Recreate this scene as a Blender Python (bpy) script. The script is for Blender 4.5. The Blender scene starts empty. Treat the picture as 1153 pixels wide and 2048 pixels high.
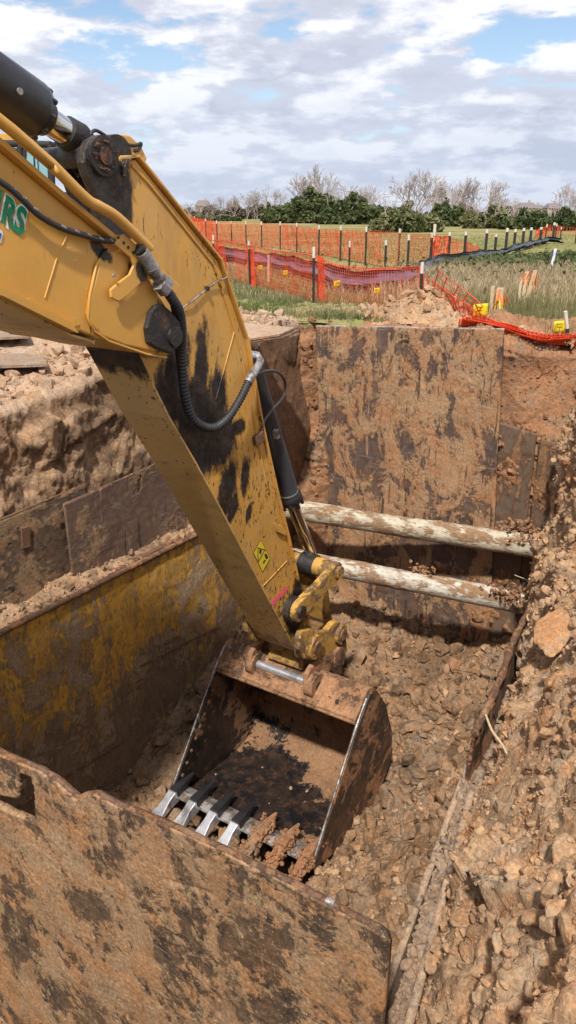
import bpy, bmesh, math, random
import numpy as np
from mathutils import Vector, Matrix
random.seed(7); RNG = np.random.default_rng(11)
SC = bpy.context.scene; COL = SC.collection
# ------------------------------------------------------------------ site frame
# u runs along the pit, v across it (to the left), z up; the ground is near z = 0
F_ = 1518.0; PITCH = math.atan((1024-428)/F_); EYE = 1.45; YAW = math.radians(57)
U3 = np.array([math.cos(YAW), math.sin(YAW), 0]); V3 = np.array([-math.sin(YAW), math.cos(YAW), 0])
def _ray(px, py):
    x = (px-576.5)/F_; y = (1024-py)/F_; c, s = math.cos(PITCH), math.sin(PITCH)
    return np.array([x, c+y*s, -s+y*c])
def _uvz(d, t): p = d*t; return np.array([p.dot(U3), p.dot(V3), EYE+p[2]])
def PZ(px, py, z=0.0): d = _ray(px, py); return _uvz(d, (z-EYE)/d[2])
def PV(px, py, v): d = _ray(px, py); return _uvz(d, v/d.dot(V3))
def PU(px, py, u): d = _ray(px, py); return _uvz(d, u/d.dot(U3))
def top_z(p, py):                       # height of a point above p that shows at image row py
    y = p[0]*U3[1]+p[1]*V3[1]; k = (1024-py)/F_; c, s = math.cos(PITCH), math.sin(PITCH)
    return EYE + y*(k*c-s)/(c+k*s)
def WORLD(p): q = U3*p[0]+V3*p[1]; return Vector((q[0], q[1], p[2]))
def lerp(a, b, t): return a+(b-a)*t
def sstep(x, a, b): t = np.clip((x-a)/(b-a), 0, 1); return t*t*(3-2*t)
# ------------------------------------------------------------------ noise (numpy)
def _h(ix, iy, iz, seed):
    n = (ix.astype(np.int64)*374761393 + iy.astype(np.int64)*668265263 + iz.astype(np.int64)*2147483647 + seed*1274126177) & 0xffffffff
    n = ((n ^ (n >> 13))*1274126177) & 0xffffffff
    n = ((n ^ (n >> 16))*2246822519) & 0xffffffff
    return ((n ^ (n >> 15)) & 0xffffff)/float(0xffffff)
def vnoise(P, s, seed=0):
    Q = P/s; I = np.floor(Q); f = Q-I; f = f*f*(3-2*f); I = I.astype(np.int64)
    r = 0
    for a in (0, 1):
        for b in (0, 1):
            for c in (0, 1):
                w = (f[..., 0] if a else 1-f[..., 0])*(f[..., 1] if b else 1-f[..., 1])*(f[..., 2] if c else 1-f[..., 2])
                r = r+w*_h(I[..., 0]+a, I[..., 1]+b, I[..., 2]+c, seed)
    return r*2-1
def fbm(P, s, oct=4, seed=0):
    r = 0; a = 1.0; t = 0
    for k in range(oct): r = r+a*vnoise(P, s/2**k, seed+k); t += a; a *= .5
    return r/t
def lumps(P, s, seed=0):                # rounded lumps, one per cell, of random height
    Q = P/s; I = np.floor(Q).astype(np.int64); best = np.full(P.shape[:-1], 9.0); rnd = np.zeros(P.shape[:-1])
    for a in (-1, 0, 1):
        for b in (-1, 0, 1):
            for c in (-1, 0, 1):
                x, y, z = I[..., 0]+a, I[..., 1]+b, I[..., 2]+c
                d = (x+.5+.8*(_h(x, y, z, seed)-.5)-Q[..., 0])**2+(y+.5+.8*(_h(x, y, z, seed+1)-.5)-Q[..., 1])**2+(z+.5+.8*(_h(x, y, z, seed+2)-.5)-Q[..., 2])**2
                m = d < best; best = np.where(m, d, best); rnd = np.where(m, _h(x, y, z, seed+3), rnd)
    return np.sqrt(np.clip(1-best/.45, 0, 1))*(.25+.75*rnd)
def facets(P, s, seed=0):               # broken flat-faced chunks: each cell is a tilted plane standing at its own height
    Q = P/s; I = np.floor(Q).astype(np.int64); best = np.full(P.shape[:-1], 9.0); val = np.zeros(P.shape[:-1])
    for a in (-1, 0, 1):
        for b in (-1, 0, 1):
            for c in (-1, 0, 1):
                x, y, z = I[..., 0]+a, I[..., 1]+b, I[..., 2]+c; dx = x+_h(x, y, z, seed)-Q[..., 0]; dy = y+_h(x, y, z, seed+1)-Q[..., 1]; dz = z+_h(x, y, z, seed+2)-Q[..., 2]
                d = dx*dx+dy*dy+dz*dz; m = d < best; best = np.where(m, d, best)
                h = _h(x, y, z, seed+3)+1.1*((_h(x, y, z, seed+4)-.5)*dx+(_h(x, y, z, seed+5)-.5)*dy+(_h(x, y, z, seed+6)-.5)*dz); val = np.where(m, h, val)
    return val
# ------------------------------------------------------------------ objects
def tag(o, label=None, cat=None, group=None, kind=None):
    if label: o['label'] = label
    if cat: o['category'] = cat
    if group: o['group'] = group
    if kind: o['kind'] = kind
    return o
def base_of(o):
    while o.parent: o = o.parent
    return o['_b'] if False else BASES[o.name]
BASES = {}
def thing(name, base, label, cat, group=None):
    o = bpy.data.objects.new(name, None); COL.objects.link(o); o.empty_display_size = .2
    o.location = WORLD(base); o.rotation_euler = (0, 0, YAW); BASES[o.name] = np.array(base, float)
    return tag(o, label, cat, group)
def mesh_np(name, V, Fq=None, Ft=None, smooth=True):
    me = bpy.data.meshes.new(name); V = np.asarray(V, float).reshape(-1, 3)
    fq = np.zeros((0, 4), int) if Fq is None or len(Fq) == 0 else np.asarray(Fq, int); ft = np.zeros((0, 3), int) if Ft is None or len(Ft) == 0 else np.asarray(Ft, int)
    me.vertices.add(len(V)); me.vertices.foreach_set('co', V.ravel())
    me.loops.add(fq.size+ft.size); me.loops.foreach_set('vertex_index', np.concatenate([fq.ravel(), ft.ravel()]).astype(np.int32))
    me.polygons.add(len(fq)+len(ft))
    st = np.concatenate([np.arange(len(fq))*4, fq.size+np.arange(len(ft))*3]).astype(np.int32)
    me.polygons.foreach_set('loop_start', st)
    me.polygons.foreach_set('use_smooth', np.full(len(st), smooth))
    me.update(calc_edges=True); me.validate(); return me
def link(name, me, mat, parent=None, base=None, bevel=0):
    """place a mesh whose vertices are given in (u, v, z)"""
    o = bpy.data.objects.new(name, me); COL.objects.link(o)
    if parent:
        r = parent
        while r.parent: r = r.parent
        b = BASES[r.name]; o.parent = parent
    else:
        b = np.array(base if base is not None else (0, 0, 0), float); o.location = WORLD(b); o.rotation_euler = (0, 0, YAW); BASES[o.name] = b
    if np.any(b): me.transform(Matrix.Translation(Vector(-b)))
    if mat: me.materials.append(mat)
    if bevel:
        m = o.modifiers.new('b', 'BEVEL'); m.width = bevel; m.segments = 2; m.limit_method = 'ANGLE'; m.angle_limit = math.radians(35)
    return o
class MB:
    def __init__(s): s.v = []; s.f = []; s.sm = []
    def add(s, vs, fs, smooth=False):
        k = len(s.v); s.v += [tuple(map(float, p)) for p in vs]; s.f += [tuple(i+k for i in f) for f in fs]; s.sm += [smooth]*len(fs); return s
    def ext(s, pts, off):                # closed outline pushed along off
        n = len(pts); pts = [np.array(p, float) for p in pts]; off = np.array(off, float)
        s.add(list(pts)+[p+off for p in pts], [tuple(range(n))[::-1], tuple(range(n, 2*n))]+[(i, (i+1) % n, n+(i+1) % n, n+i) for i in range(n)]); return s
    def box(s, c, d, ang=0, axis='z'):
        R = Matrix.Rotation(ang, 3, axis.upper()); c = Vector(c); q = []
        for x in (-.5, .5):
            for y in (-.5, .5):
                for z in (-.5, .5): q.append(c+R @ Vector((x*d[0], y*d[1], z*d[2])))
        s.add(q, [(0, 1, 3, 2), (4, 6, 7, 5), (0, 4, 5, 1), (2, 3, 7, 6), (0, 2, 6, 4), (1, 5, 7, 3)]); return s
    def tube(s, pts, r, n=10, cap=True, flat=1.0):
        P = [Vector(p) for p in pts]; m = len(P); R = [r]*m if not hasattr(r, '__len__') else r
        T = [(P[min(i+1, m-1)]-P[max(i-1, 0)]).normalized() for i in range(m)]
        a = T[0].orthogonal().normalized(); vs = []
        for i in range(m):
            a = (a-T[i]*a.dot(T[i])).normalized(); b = T[i].cross(a)
            for k in range(n):
                t = 2*math.pi*k/n; vs.append(P[i]+(a*math.cos(t)+b*math.sin(t)*flat)*R[i])
        fs = [(i*n+k, i*n+(k+1) % n, (i+1)*n+(k+1) % n, (i+1)*n+k) for i in range(m-1) for k in range(n)]
        s.add(vs, fs, True)
        if cap:
            s.add(vs[:n], [tuple(range(n))[::-1]]); s.add(vs[-n:], [tuple(range(n))])
        return s
    def done(s, name, mat, parent=None, base=None, bevel=0):
        me = bpy.data.meshes.new(name); me.from_pydata(s.v, [], s.f); me.update()
        me.polygons.foreach_set('use_smooth', s.sm)
        return link(name, me, mat, parent, base, bevel)
def spline(pts, n=8):                    # Catmull-Rom
    P = [Vector(p) for p in pts]; P = [P[0]*2-P[1]]+P+[P[-1]*2-P[-2]]; out = []
    for i in range(1, len(P)-2):
        for k in range(n):
            t = k/n; a, b, c, d = P[i-1:i+3]
            out.append(.5*((2*b)+(c-a)*t+(2*a-5*b+4*c-d)*t*t+(3*b-a-3*c+d)*t**3))
    return out+[P[-2]]
def grid_normals(G):
    a = np.gradient(G, axis=0); b = np.gradient(G, axis=1); n = np.cross(a, b); return n/(np.linalg.norm(n, axis=-1, keepdims=True)+1e-9)
def grid_faces(n, m, mask=None):
    i, j = np.meshgrid(np.arange(n-1), np.arange(m-1), indexing='ij'); a = i*m+j
    f = np.stack([a, a+m, a+m+1, a+1], -1)
    return f[mask] if mask is not None else f.reshape(-1, 4)
def sheet(name, G, mat, parent=None, base=None, mask=None):
    n, m = G.shape[:2]; return link(name, mesh_np(name, G, grid_faces(n, m, mask)), mat, parent, base)
def shell(name, G, th, mat, parent=None, base=None, mask=None, back=None):
    """a solid plate from a front grid G, thickness th along its normals, cells outside mask cut away"""
    n, m = G.shape[:2]; mk = np.ones((n-1, m-1), bool) if mask is None else mask
    B = G-grid_normals(G if back is None else back)*th if back is None else back-grid_normals(back)*th
    f = grid_faces(n, m, mk); N = n*m; fb = f[:, ::-1]+N; sides = []
    pad = np.zeros((n+1, m+1), bool); pad[1:-1, 1:-1] = mk
    for i in range(n-1):
        for j in range(m-1):
            if not mk[i, j]: continue
            a = i*m+j
            if not pad[i, j+1]: sides.append((a+1, a, a+N, a+1+N)) if False else sides.append((a, a+1, a+1+N, a+N))
            if not pad[i+2, j+1]: sides.append((a+m+1, a+m, a+m+N, a+m+1+N))
            if not pad[i+1, j]: sides.append((a+m, a, a+N, a+m+N))
            if not pad[i+1, j+2]: sides.append((a+1, a+m+1, a+m+1+N, a+1+N))
    return link(name, mesh_np(name, np.concatenate([G.reshape(-1, 3), B.reshape(-1, 3)]), np.concatenate([f, fb, np.array(sides)])), mat, parent, base)
# ------------------------------------------------------------------ clods
def ico(sub):
    bm = bmesh.new(); bmesh.ops.create_icosphere(bm, subdivisions=sub, radius=1); bm.verts.ensure_lookup_table()
    v = np.array([p.co[:] for p in bm.verts]); f = np.array([[q.index for q in p.verts] for p in bm.faces]); bm.free(); return v, f
def clod(sub, seed):
    r = np.random.default_rng(seed); v, f = ico(sub); v = v*(1+.25*vnoise(v, .9, seed)[:, None])
    for k in range(11):
        n = r.normal(size=3); n /= np.linalg.norm(n); d = r.uniform(.42, .82); t = v@n; v = v-np.where(t > d, (t-d)*.95, 0)[:, None]*n
    v = v*(1+.045*vnoise(v, .25, seed+5)[:, None]); return v*np.array([1, r.uniform(.65, .95), r.uniform(.5, .8)]), f
CL2 = [clod(2, s) for s in range(14)]; CL3 = [clod(3, 40+s) for s in range(8)]; CL4 = [clod(4, 80+s) for s in range(6)]
def rotm(r):
    q = r.normal(size=4); q /= np.linalg.norm(q); w, x, y, z = q
    return np.array([[1-2*(y*y+z*z), 2*(x*y-z*w), 2*(x*z+y*w)], [2*(x*y+z*w), 1-2*(x*x+z*z), 2*(y*z-x*w)], [2*(x*z-y*w), 2*(y*z+x*w), 1-2*(x*x+y*y)]])
def clod_field(name, P, S, mat, label, cat='soil', sink=.25, N=None, smooth=False):
    vs = []; fs = []; k = 0; r = np.random.default_rng(len(P))
    for i, (p, s) in enumerate(zip(P, S)):
        v, f = (CL2 if s < .045 else CL3)[r.integers(8)]
        w = v@rotm(r).T*s+p+np.array([0, 0, s*(.5-sink)]) if N is None else v@rotm(r).T*s+p+N[i]*s*(.5-sink)
        vs.append(w); fs.append(f+k); k += len(v)
    o = link(name, mesh_np(name, np.concatenate(vs), None, np.concatenate(fs), smooth), mat)
    return tag(o, label, cat, kind='stuff')
def pick(G, n, smin, smax, pw=2.2, wf=None, seed=1):
    r = np.random.default_rng(seed); P = G.reshape(-1, 3); Nn = grid_normals(G).reshape(-1, 3)
    w = np.ones(len(P)) if wf is None else np.clip(wf(P), 0, None); w /= w.sum()
    i = r.choice(len(P), n, p=w); s = smin*(1-r.random(n))**(-1/pw); return P[i], np.minimum(s, smax), Nn[i]
# ------------------------------------------------------------------ materials
class NT:
    def __init__(s, name):
        s.m = bpy.data.materials.new(name); s.m.use_nodes = True; s.t = s.m.node_tree; s.b = s.t.nodes['Principled BSDF']
        s.co = s.n('ShaderNodeTexCoord').outputs['Object']
    def n(s, typ, **k):
        x = s.t.nodes.new(typ)
        for a, b in k.items(): setattr(x, a, b)
        return x
    def put(s, sock, v):
        if isinstance(v, bpy.types.NodeSocket): s.t.links.new(v, sock)
        elif hasattr(v, '__len__') and len(v) == 3 and sock.type == 'RGBA': sock.default_value = (*v, 1)
        else: sock.default_value = v
    def map(s, scale=(1, 1, 1), rot=(0, 0, 0), loc=(0, 0, 0), vec=None):
        x = s.n('ShaderNodeMapping'); s.put(x.inputs['Vector'], vec or s.co); x.inputs['Scale'].default_value = scale; x.inputs['Rotation'].default_value = rot; x.inputs['Location'].default_value = loc; return x.outputs[0]
    def noise(s, scale, detail=6, rough=.6, dist=0, vec=None):
        x = s.n('ShaderNodeTexNoise'); s.put(x.inputs['Vector'], vec or s.co); x.inputs['Scale'].default_value = scale; x.inputs['Detail'].default_value = detail; x.inputs['Roughness'].default_value = rough; x.inputs['Distortion'].default_value = dist; return x.outputs['Fac']
    def vor(s, scale, vec=None, feat='F1', out='Distance', rand=1):
        x = s.n('ShaderNodeTexVoronoi', feature=feat); s.put(x.inputs['Vector'], vec or s.co); x.inputs['Scale'].default_value = scale; x.inputs['Randomness'].default_value = rand; return x.outputs[out]
    def rng(s, v, a, b, c=0, d=1):
        x = s.n('ShaderNodeMapRange'); s.put(x.inputs[0], v)
        for i, q in enumerate((a, b, c, d)): x.inputs[i+1].default_value = q
        return x.outputs[0]
    def ma(s, op, a, b=0.0, c=None):
        x = s.n('ShaderNodeMath', operation=op); s.put(x.inputs[0], a); s.put(x.inputs[1], b)
        if c is not None: s.put(x.inputs[2], c)
        return x.outputs[0]
    def mix(s, f, a, b):
        x = s.n('ShaderNodeMix', data_type='RGBA'); s.put(x.inputs[0], f); s.put(x.inputs[6], a); s.put(x.inputs[7], b); return x.outputs[2]
    def mul(s, a, b):
        x = s.n('ShaderNodeMix', data_type='RGBA', blend_type='MULTIPLY'); x.inputs[0].default_value = 1; s.put(x.inputs[6], a); s.put(x.inputs[7], b); return x.outputs[2]
    def ramp(s, f, *st):
        x = s.n('ShaderNodeValToRGB'); s.put(x.inputs[0], f); e = x.color_ramp.elements
        while len(e) < len(st): e.new(.5)
        for q, (p, c) in zip(e, st): q.position = p; q.color = (*c, 1)
        return x.outputs[0]
    def bump(s, h, strength=.5, dist=.02, nrm=None):
        x = s.n('ShaderNodeBump'); s.put(x.inputs['Height'], h); x.inputs['Strength'].default_value = strength; x.inputs['Distance'].default_value = dist
        if nrm: s.put(x.inputs['Normal'], nrm)
        return x.outputs[0]
    def sep(s): x = s.n('ShaderNodeSeparateXYZ'); s.put(x.inputs[0], s.co); return x.outputs
    def out(s, col, rough=.8, metal=0, nrm=None, spec=None, **k):
        s.put(s.b.inputs['Base Color'], col); s.put(s.b.inputs['Roughness'], rough); s.put(s.b.inputs['Metallic'], metal)
        if nrm: s.put(s.b.inputs['Normal'], nrm)
        if spec is not None: s.b.inputs['Specular IOR Level'].default_value = spec
        return s.m
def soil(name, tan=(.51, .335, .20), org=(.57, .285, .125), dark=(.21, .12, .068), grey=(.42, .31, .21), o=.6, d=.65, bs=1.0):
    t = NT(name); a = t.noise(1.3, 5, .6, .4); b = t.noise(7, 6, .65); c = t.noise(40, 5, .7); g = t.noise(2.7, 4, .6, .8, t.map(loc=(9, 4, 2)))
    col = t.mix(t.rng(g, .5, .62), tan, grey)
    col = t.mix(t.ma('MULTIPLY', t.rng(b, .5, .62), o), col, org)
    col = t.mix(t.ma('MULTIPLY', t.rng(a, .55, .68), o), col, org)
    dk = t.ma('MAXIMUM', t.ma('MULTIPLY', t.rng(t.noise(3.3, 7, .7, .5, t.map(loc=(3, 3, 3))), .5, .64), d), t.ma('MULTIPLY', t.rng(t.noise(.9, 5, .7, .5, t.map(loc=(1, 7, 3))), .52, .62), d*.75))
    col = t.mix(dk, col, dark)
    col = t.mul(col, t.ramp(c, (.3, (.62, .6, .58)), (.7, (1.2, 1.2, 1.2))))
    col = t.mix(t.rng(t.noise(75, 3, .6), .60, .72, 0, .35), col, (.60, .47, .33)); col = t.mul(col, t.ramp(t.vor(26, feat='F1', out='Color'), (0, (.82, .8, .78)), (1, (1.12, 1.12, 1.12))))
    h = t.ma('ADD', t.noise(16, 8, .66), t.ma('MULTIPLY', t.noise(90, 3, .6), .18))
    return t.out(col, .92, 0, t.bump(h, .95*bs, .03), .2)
def mud_steel(name, steel=((.05, .033, .03), (.11, .075, .065)), mud=((.40, .23, .125), (.43, .19, .085)), amount=.5, streak=(1, 1, 1), rot=(0, 0, 0), sc=2.2, second=None, extra=None, edge=.02, rough=.75, bs=1, dist=.45, bias=None, thinv=.75, bsx=None, post=None):
    """rusty plate under torn patches of clay; streak squeezes the pattern so smears run one way"""
    t = NT(name); vec = t.map(streak, rot); big = t.noise(sc, 10, .72, dist, vec); fine = t.noise(sc*6, 7, .75, .2, vec); cl = t.noise(sc*.45, 4, .6, .6, t.map(loc=(5, 1, 7)))
    st = t.mix(t.rng(fine, .35, .65), steel[0], steel[1])
    st = t.mix(t.ma('MULTIPLY', t.rng(t.noise(9, 6, .75), .52, .7), .6), st, (.16, .062, .028))
    if extra: st = extra(t, st)
    f = t.ma('ADD', t.ma('ADD', big, t.ma('MULTIPLY', fine, .3)), t.ma('MULTIPLY', cl, .35)); th = .825+(.5-amount)*.35
    if bias: f = t.ma('ADD', f, bias(t))
    m = t.rng(f, th-edge, th+edge); md = t.mix(t.rng(t.noise(3, 6, .65, .5), .42, .6), mud[0], mud[1])
    md = t.mul(md, t.ramp(t.noise(35, 6, .7, 0, vec), (.3, (.6, .57, .55)), (.7, (1.25, 1.25, 1.22))))
    thin = t.rng(t.noise(sc*2, 7, .7, .5, t.map(streak, rot, (2, 8, 4))), .42, .75, 0, thinv)
    st = t.mix(thin, st, t.mul(md, (.62, .6, .6)))
    if second:
        m2 = t.rng(t.noise(sc*1.7, 9, .7, .8, t.map(streak, rot, (12, 3, 9))), second[1]-.02, second[1]+.03); st = t.mix(m2, st, second[0])
    col = t.mix(m, st, md)
    if post: col = post(t, col)
    hh = t.ma('ADD', t.ma('MULTIPLY', t.rng(f, th-.05, th+.1), 1.0), t.ma('MULTIPLY', t.ma('MULTIPLY', t.noise(30, 8, .75), m), 1.2)); hh = t.ma('ADD', hh, t.ma('MULTIPLY', t.noise(70, 4, .7), .25))
    return t.out(col, t.mix(m, (rough, rough, rough), (.95, .95, .95)), 0, t.bump(hh, .8*bs, .015), .35)
def plain(name, col, rough=.6, metal=0, var=.25, sc=12, bump=.1, spec=None):
    t = NT(name); n = t.noise(sc, 6, .65); c = t.mul(col, t.ramp(n, (.25, (1-var,)*3), (.75, (1+var,)*3)))
    return t.out(c, rough, metal, t.bump(t.noise(sc*5, 4), bump, .004), spec)
def ellipses(t, L, base):                # union of ragged blobs given as (centre, radii, tilt) in the u-z plane
    acc = None; n1 = t.noise(5, 7, .7, .4, t.map((1.6, 1, .55), (0, .45, 0))); n2 = t.noise(28, 5, .75)
    rag = t.ma('ADD', t.ma('MULTIPLY', t.ma('SUBTRACT', n1, .5), 1.9), t.ma('MULTIPLY', t.ma('SUBTRACT', n2, .5), .7))
    for c, r, a in L:
        x = t.n('ShaderNodeMapping', vector_type='TEXTURE'); t.put(x.inputs['Vector'], t.co)
        x.inputs['Location'].default_value = (c[0]-base[0], 0, c[2]-base[2]); x.inputs['Rotation'].default_value = (0, a, 0); x.inputs['Scale'].default_value = (r[0], 1e4, r[1])
        l = t.n('ShaderNodeVectorMath', operation='LENGTH'); t.put(l.inputs[0], x.outputs[0]); f = t.ma('SUBTRACT', 1.0, l.outputs['Value'])
        acc = f if acc is None else t.ma('MAXIMUM', acc, f)
    return t.rng(t.ma('ADD', acc, rag), -.12, .22)
def paint(name, col=(.61, .315, .062), grease=None, base=(0, 0, 0), flecks=.5, dust=.5, rough=.42, low=None, rustlow=None):
    t = NT(name); x, y, z = t.sep()[:3]
    c = t.mul(col, t.ramp(t.noise(2.2, 4, .6), (.3, (.9, .89, .86)), (.7, (1.08, 1.07, 1.05))))
    c = t.mix(t.ma('MULTIPLY', t.rng(t.noise(4, 8, .75, .8, t.map((1, 1, .35), (0, .4, 0))), .5, .8), dust), c, (.45, .33, .19))
    c = t.mix(t.rng(t.noise(.9, 5, .7, .3), .45, .75, 0, .35*dust+.1), c, (.52, .38, .20)); fl = t.noise(17, 6, .7, .5, t.map((2.2, 1, .75), (0, -.5, 0))); reg = t.noise(1.6, 3, .5)
    th = t.ma('ADD', t.rng(reg, .35, .65, .0, -.07), .73-.10*flecks)
    if low is not None: th = t.ma('ADD', th, t.rng(z, low[0], low[1], -.05, .035))
    c = t.mix(t.rng(t.ma('SUBTRACT', fl, th), -.008, .022), c, (.06, .038, .026))
    sc = t.noise(60, 3, .5, 0, t.map((.05, 1, 1.2), (0, .75, 0))); c = t.mix(t.ma('MULTIPLY', t.rng(sc, .66, .72), t.rng(t.noise(6, 3), .55, .65)), c, (.62, .5, .3))
    sc2 = t.noise(60, 3, .5, 0, t.map((1.2, 1, .05), (0, .35, 0))); c = t.mix(t.ma('MULTIPLY', t.rng(sc2, .68, .73), t.rng(t.noise(5, 3, .5, 0, t.map(loc=(7, 7, 7))), .54, .62)), c, (.07, .045, .03))
    sm = t.noise(1, 6, .65, .3, t.map((5, 1, 1.3), (0, -.45, 0))); c = t.mix(t.rng(sm, .5, .72, 0, .6*dust), c, (.22, .13, .06))
    r = rough
    if rustlow is not None:
        m = t.rng(t.ma('ADD', z, t.ma('MULTIPLY', t.noise(6, 8, .8), .9)), rustlow, rustlow+.12, 1, 0); c = t.mix(t.ma('MULTIPLY', m, t.rng(t.noise(20, 6, .7), .35, .5)), c, (.17, .065, .03))
    nb = t.bump(t.noise(50, 5, .6), .08, .004)
    if grease:
        g = ellipses(t, grease, base); c = t.mix(g, c, t.mix(t.rng(t.noise(14, 6, .7), .45, .62), (.012, .010, .010), (.05, .032, .02)))
        r = t.mix(g, (rough,)*3, t.mix(t.rng(t.noise(9, 5, .6), .4, .6), (.3,)*3, (.75,)*3)); nb = t.bump(t.ma('MULTIPLY', t.noise(40, 6, .7), g), .5, .01)
    return t.out(c, r, 0, nb, .45)
M = {}
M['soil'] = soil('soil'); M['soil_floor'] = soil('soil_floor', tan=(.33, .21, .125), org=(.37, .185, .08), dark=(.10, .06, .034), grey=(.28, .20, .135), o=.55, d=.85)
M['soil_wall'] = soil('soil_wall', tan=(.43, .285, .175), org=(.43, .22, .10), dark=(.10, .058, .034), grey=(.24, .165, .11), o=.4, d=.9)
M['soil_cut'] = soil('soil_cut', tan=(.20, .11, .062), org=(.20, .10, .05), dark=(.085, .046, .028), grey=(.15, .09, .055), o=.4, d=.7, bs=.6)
M['soil_red'] = soil('soil_red', tan=(.50, .27, .135), org=(.52, .24, .10), grey=(.45, .29, .17), o=.8, d=.15)
M['soil_grey'] = soil('soil_grey', tan=(.36, .26, .185), org=(.40, .24, .14), grey=(.33, .26, .2), o=.35, d=.3)
M['soil_top'] = soil('soil_top', tan=(.50, .35, .235), org=(.50, .29, .17), dark=(.27, .17, .11), grey=(.46, .35, .26), o=.5, d=.4)
def grit(t, c):
    a = t.noise(38, 5, .8); b = t.vor(55, out='Color'); g = t.noise(2.0, 5, .7, .2, t.map(loc=(6, 6, 6))); c = t.mix(t.rng(g, .5, .66, 0, .5), c, (.17, .105, .06)); c = t.mul(c, t.ramp(a, (.36, (.68, .66, .64)), (.62, (1.14, 1.13, 1.1)))); c = t.mix(t.rng(t.noise(95, 2, .5), .68, .74), c, (.75, .55, .36))
    s1 = t.noise(1, 4, .6, .05, t.map((2, 1.4, 36), (.5, 0, 0))); return t.mix(t.ma('MULTIPLY', t.rng(s1, .66, .70), .6), c, (.07, .045, .03))
def drips(t, c):
    n = t.noise(1, 5, .6, .1, t.map((13, 13, .9))); rg = t.noise(1.1, 3, .5, 0, t.map(loc=(4, 2, 1))); c = t.mix(t.ma('MULTIPLY', t.rng(n, .60, .64), t.rng(rg, .47, .55)), c, (.42, .26, .15))
    n2 = t.noise(1, 5, .6, .1, t.map((20, 20, 1.1), (0, 0, 0), (3, 1, 8))); c = t.mix(t.ma('MULTIPLY', t.rng(n2, .62, .66), .8), c, (.035, .022, .018))
    s1 = t.noise(1, 4, .6, .05, t.map((2, 2, 42), (.55, .5, 0))); return t.mix(t.ma('MULTIPLY', t.rng(s1, .62, .66), .7), c, (.30, .22, .16))
M['near_plate'] = mud_steel('near_plate', ((.022, .017, .015), (.11, .075, .05)), ((.43, .285, .17), (.47, .25, .12)), .57, (1, 1, 1), (0, 0, 0), 2.1, extra=drips, dist=.35,  second=((.36, .25, .13), .585), bs=.75, post=grit)
M['back_plate'] = mud_steel('back_plate', ((.055, .038, .034), (.13, .09, .078)), ((.43, .27, .155), (.44, .225, .11)), .58, (1, 1.25, .8), (.25, 0, 0), 1.9, second=((.17, .115, .085), .60), post=drips)
M['low_plate'] = mud_steel('low_plate', ((.03, .018, .015), (.075, .045, .035)), ((.22, .115, .06), (.25, .105, .045)), .40, (1, .7, 1.5), (.5, 0, 0), 2.0)
M['side_sheet'] = mud_steel('side_sheet', ((.10, .07, .05), (.17, .12, .085)), ((.30, .17, .09), (.33, .17, .08)), .38, (1, 1.5, .5), (0, 0, 0), 2.2)
M['upper_plate'] = mud_steel('upper_plate', ((.10, .06, .048), (.19, .13, .10)), ((.33, .22, .135), (.31, .19, .11)), .36, (.8, 1, 1.1), (0, .3, 0), 2.0, second=((.22, .16, .11), .6), post=drips)
M['upper_plate_b'] = mud_steel('upper_plate_b', ((.07, .048, .035), (.17, .12, .08)), ((.33, .22, .13), (.31, .18, .10)), .45, (.8, 1, 1.0), (0, .2, 0), 2.6, second=((.025, .02, .018), .58))
def yel(t, st):
    f = t.noise(2.0, 9, .72, .3, t.map((1.3, 1, .62), (0, .12, 0))); z = t.sep()[2]
    f = t.ma('ADD', f, t.rng(z, .7, 2.6, -.12, .13)); sc = t.noise(8, 5, .7, 1.3, t.map((3.2, 1, .9), (0, .5, 0))); sc2 = t.noise(9, 5, .7, 1.2, t.map((3.0, 1, .8), (0, -.7, 0)))
    m = t.ma('MULTIPLY', t.rng(f, .47, .52), t.ma('MULTIPLY', t.rng(sc, .62, .56), t.rng(sc2, .62, .56)))
    return t.mix(m, st, t.mul((.74, .40, .05), t.ramp(t.noise(11, 5, .7), (.3, (.6, .58, .5)), (.7, (1.1, 1.1, 1.1)))))
M['yellow_panel'] = mud_steel('yellow_panel', ((.16, .105, .065), (.30, .205, .12)), ((.42, .30, .19), (.40, .27, .155)), .40, (1.2, 1, .8), (0, .1, 0), 2.3, extra=yel)
M['slab_steel'] = mud_steel('slab_steel', ((.16, .12, .09), (.28, .21, .16)), ((.48, .35, .25), (.50, .34, .22)), .75, (1, 1, 1), (0, 0, 0), 3, dist=.2)
M['rust'] = mud_steel('rust', ((.10, .055, .035), (.2, .115, .075)), ((.34, .2, .12), (.36, .17, .08)), .45, (1, 1, 1), (0, 0, 0), 5)
def bfl(t):
    c = PZ(505, 1590, -5.25)-np.array([-5.0, 4.3, 0.0]); x = t.n('ShaderNodeVectorMath', operation='DISTANCE'); t.put(x.inputs[0], t.co); x.inputs[1].default_value = tuple(c)
    y = t.n('ShaderNodeVectorMath', operation='DISTANCE'); t.put(y.inputs[0], t.co); y.inputs[1].default_value = tuple(PZ(640, 1560, -5.2)-np.array([-5.0, 4.3, 0.0]))
    return t.ma('ADD', t.rng(x.outputs['Value'], .45, 1.15, -.26, .03), t.rng(y.outputs['Value'], .2, .6, .08, 0))
M['bucket_in'] = mud_steel('bucket_in', ((.008, .008, .009), (.018, .018, .019)), ((.32, .18, .10), (.25, .14, .075)), .56, (1, 1, 1), (0, 0, 0), 1.5, rough=.3, edge=.008, dist=.25, bias=bfl, thinv=.3)
M['dirty_yellow'] = mud_steel('dirty_yellow', ((.34, .19, .05), (.46, .27, .07)), ((.30, .17, .09), (.20, .11, .06)), .58, (1, 1, 1), (0, 0, 0), 4.0)
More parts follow.
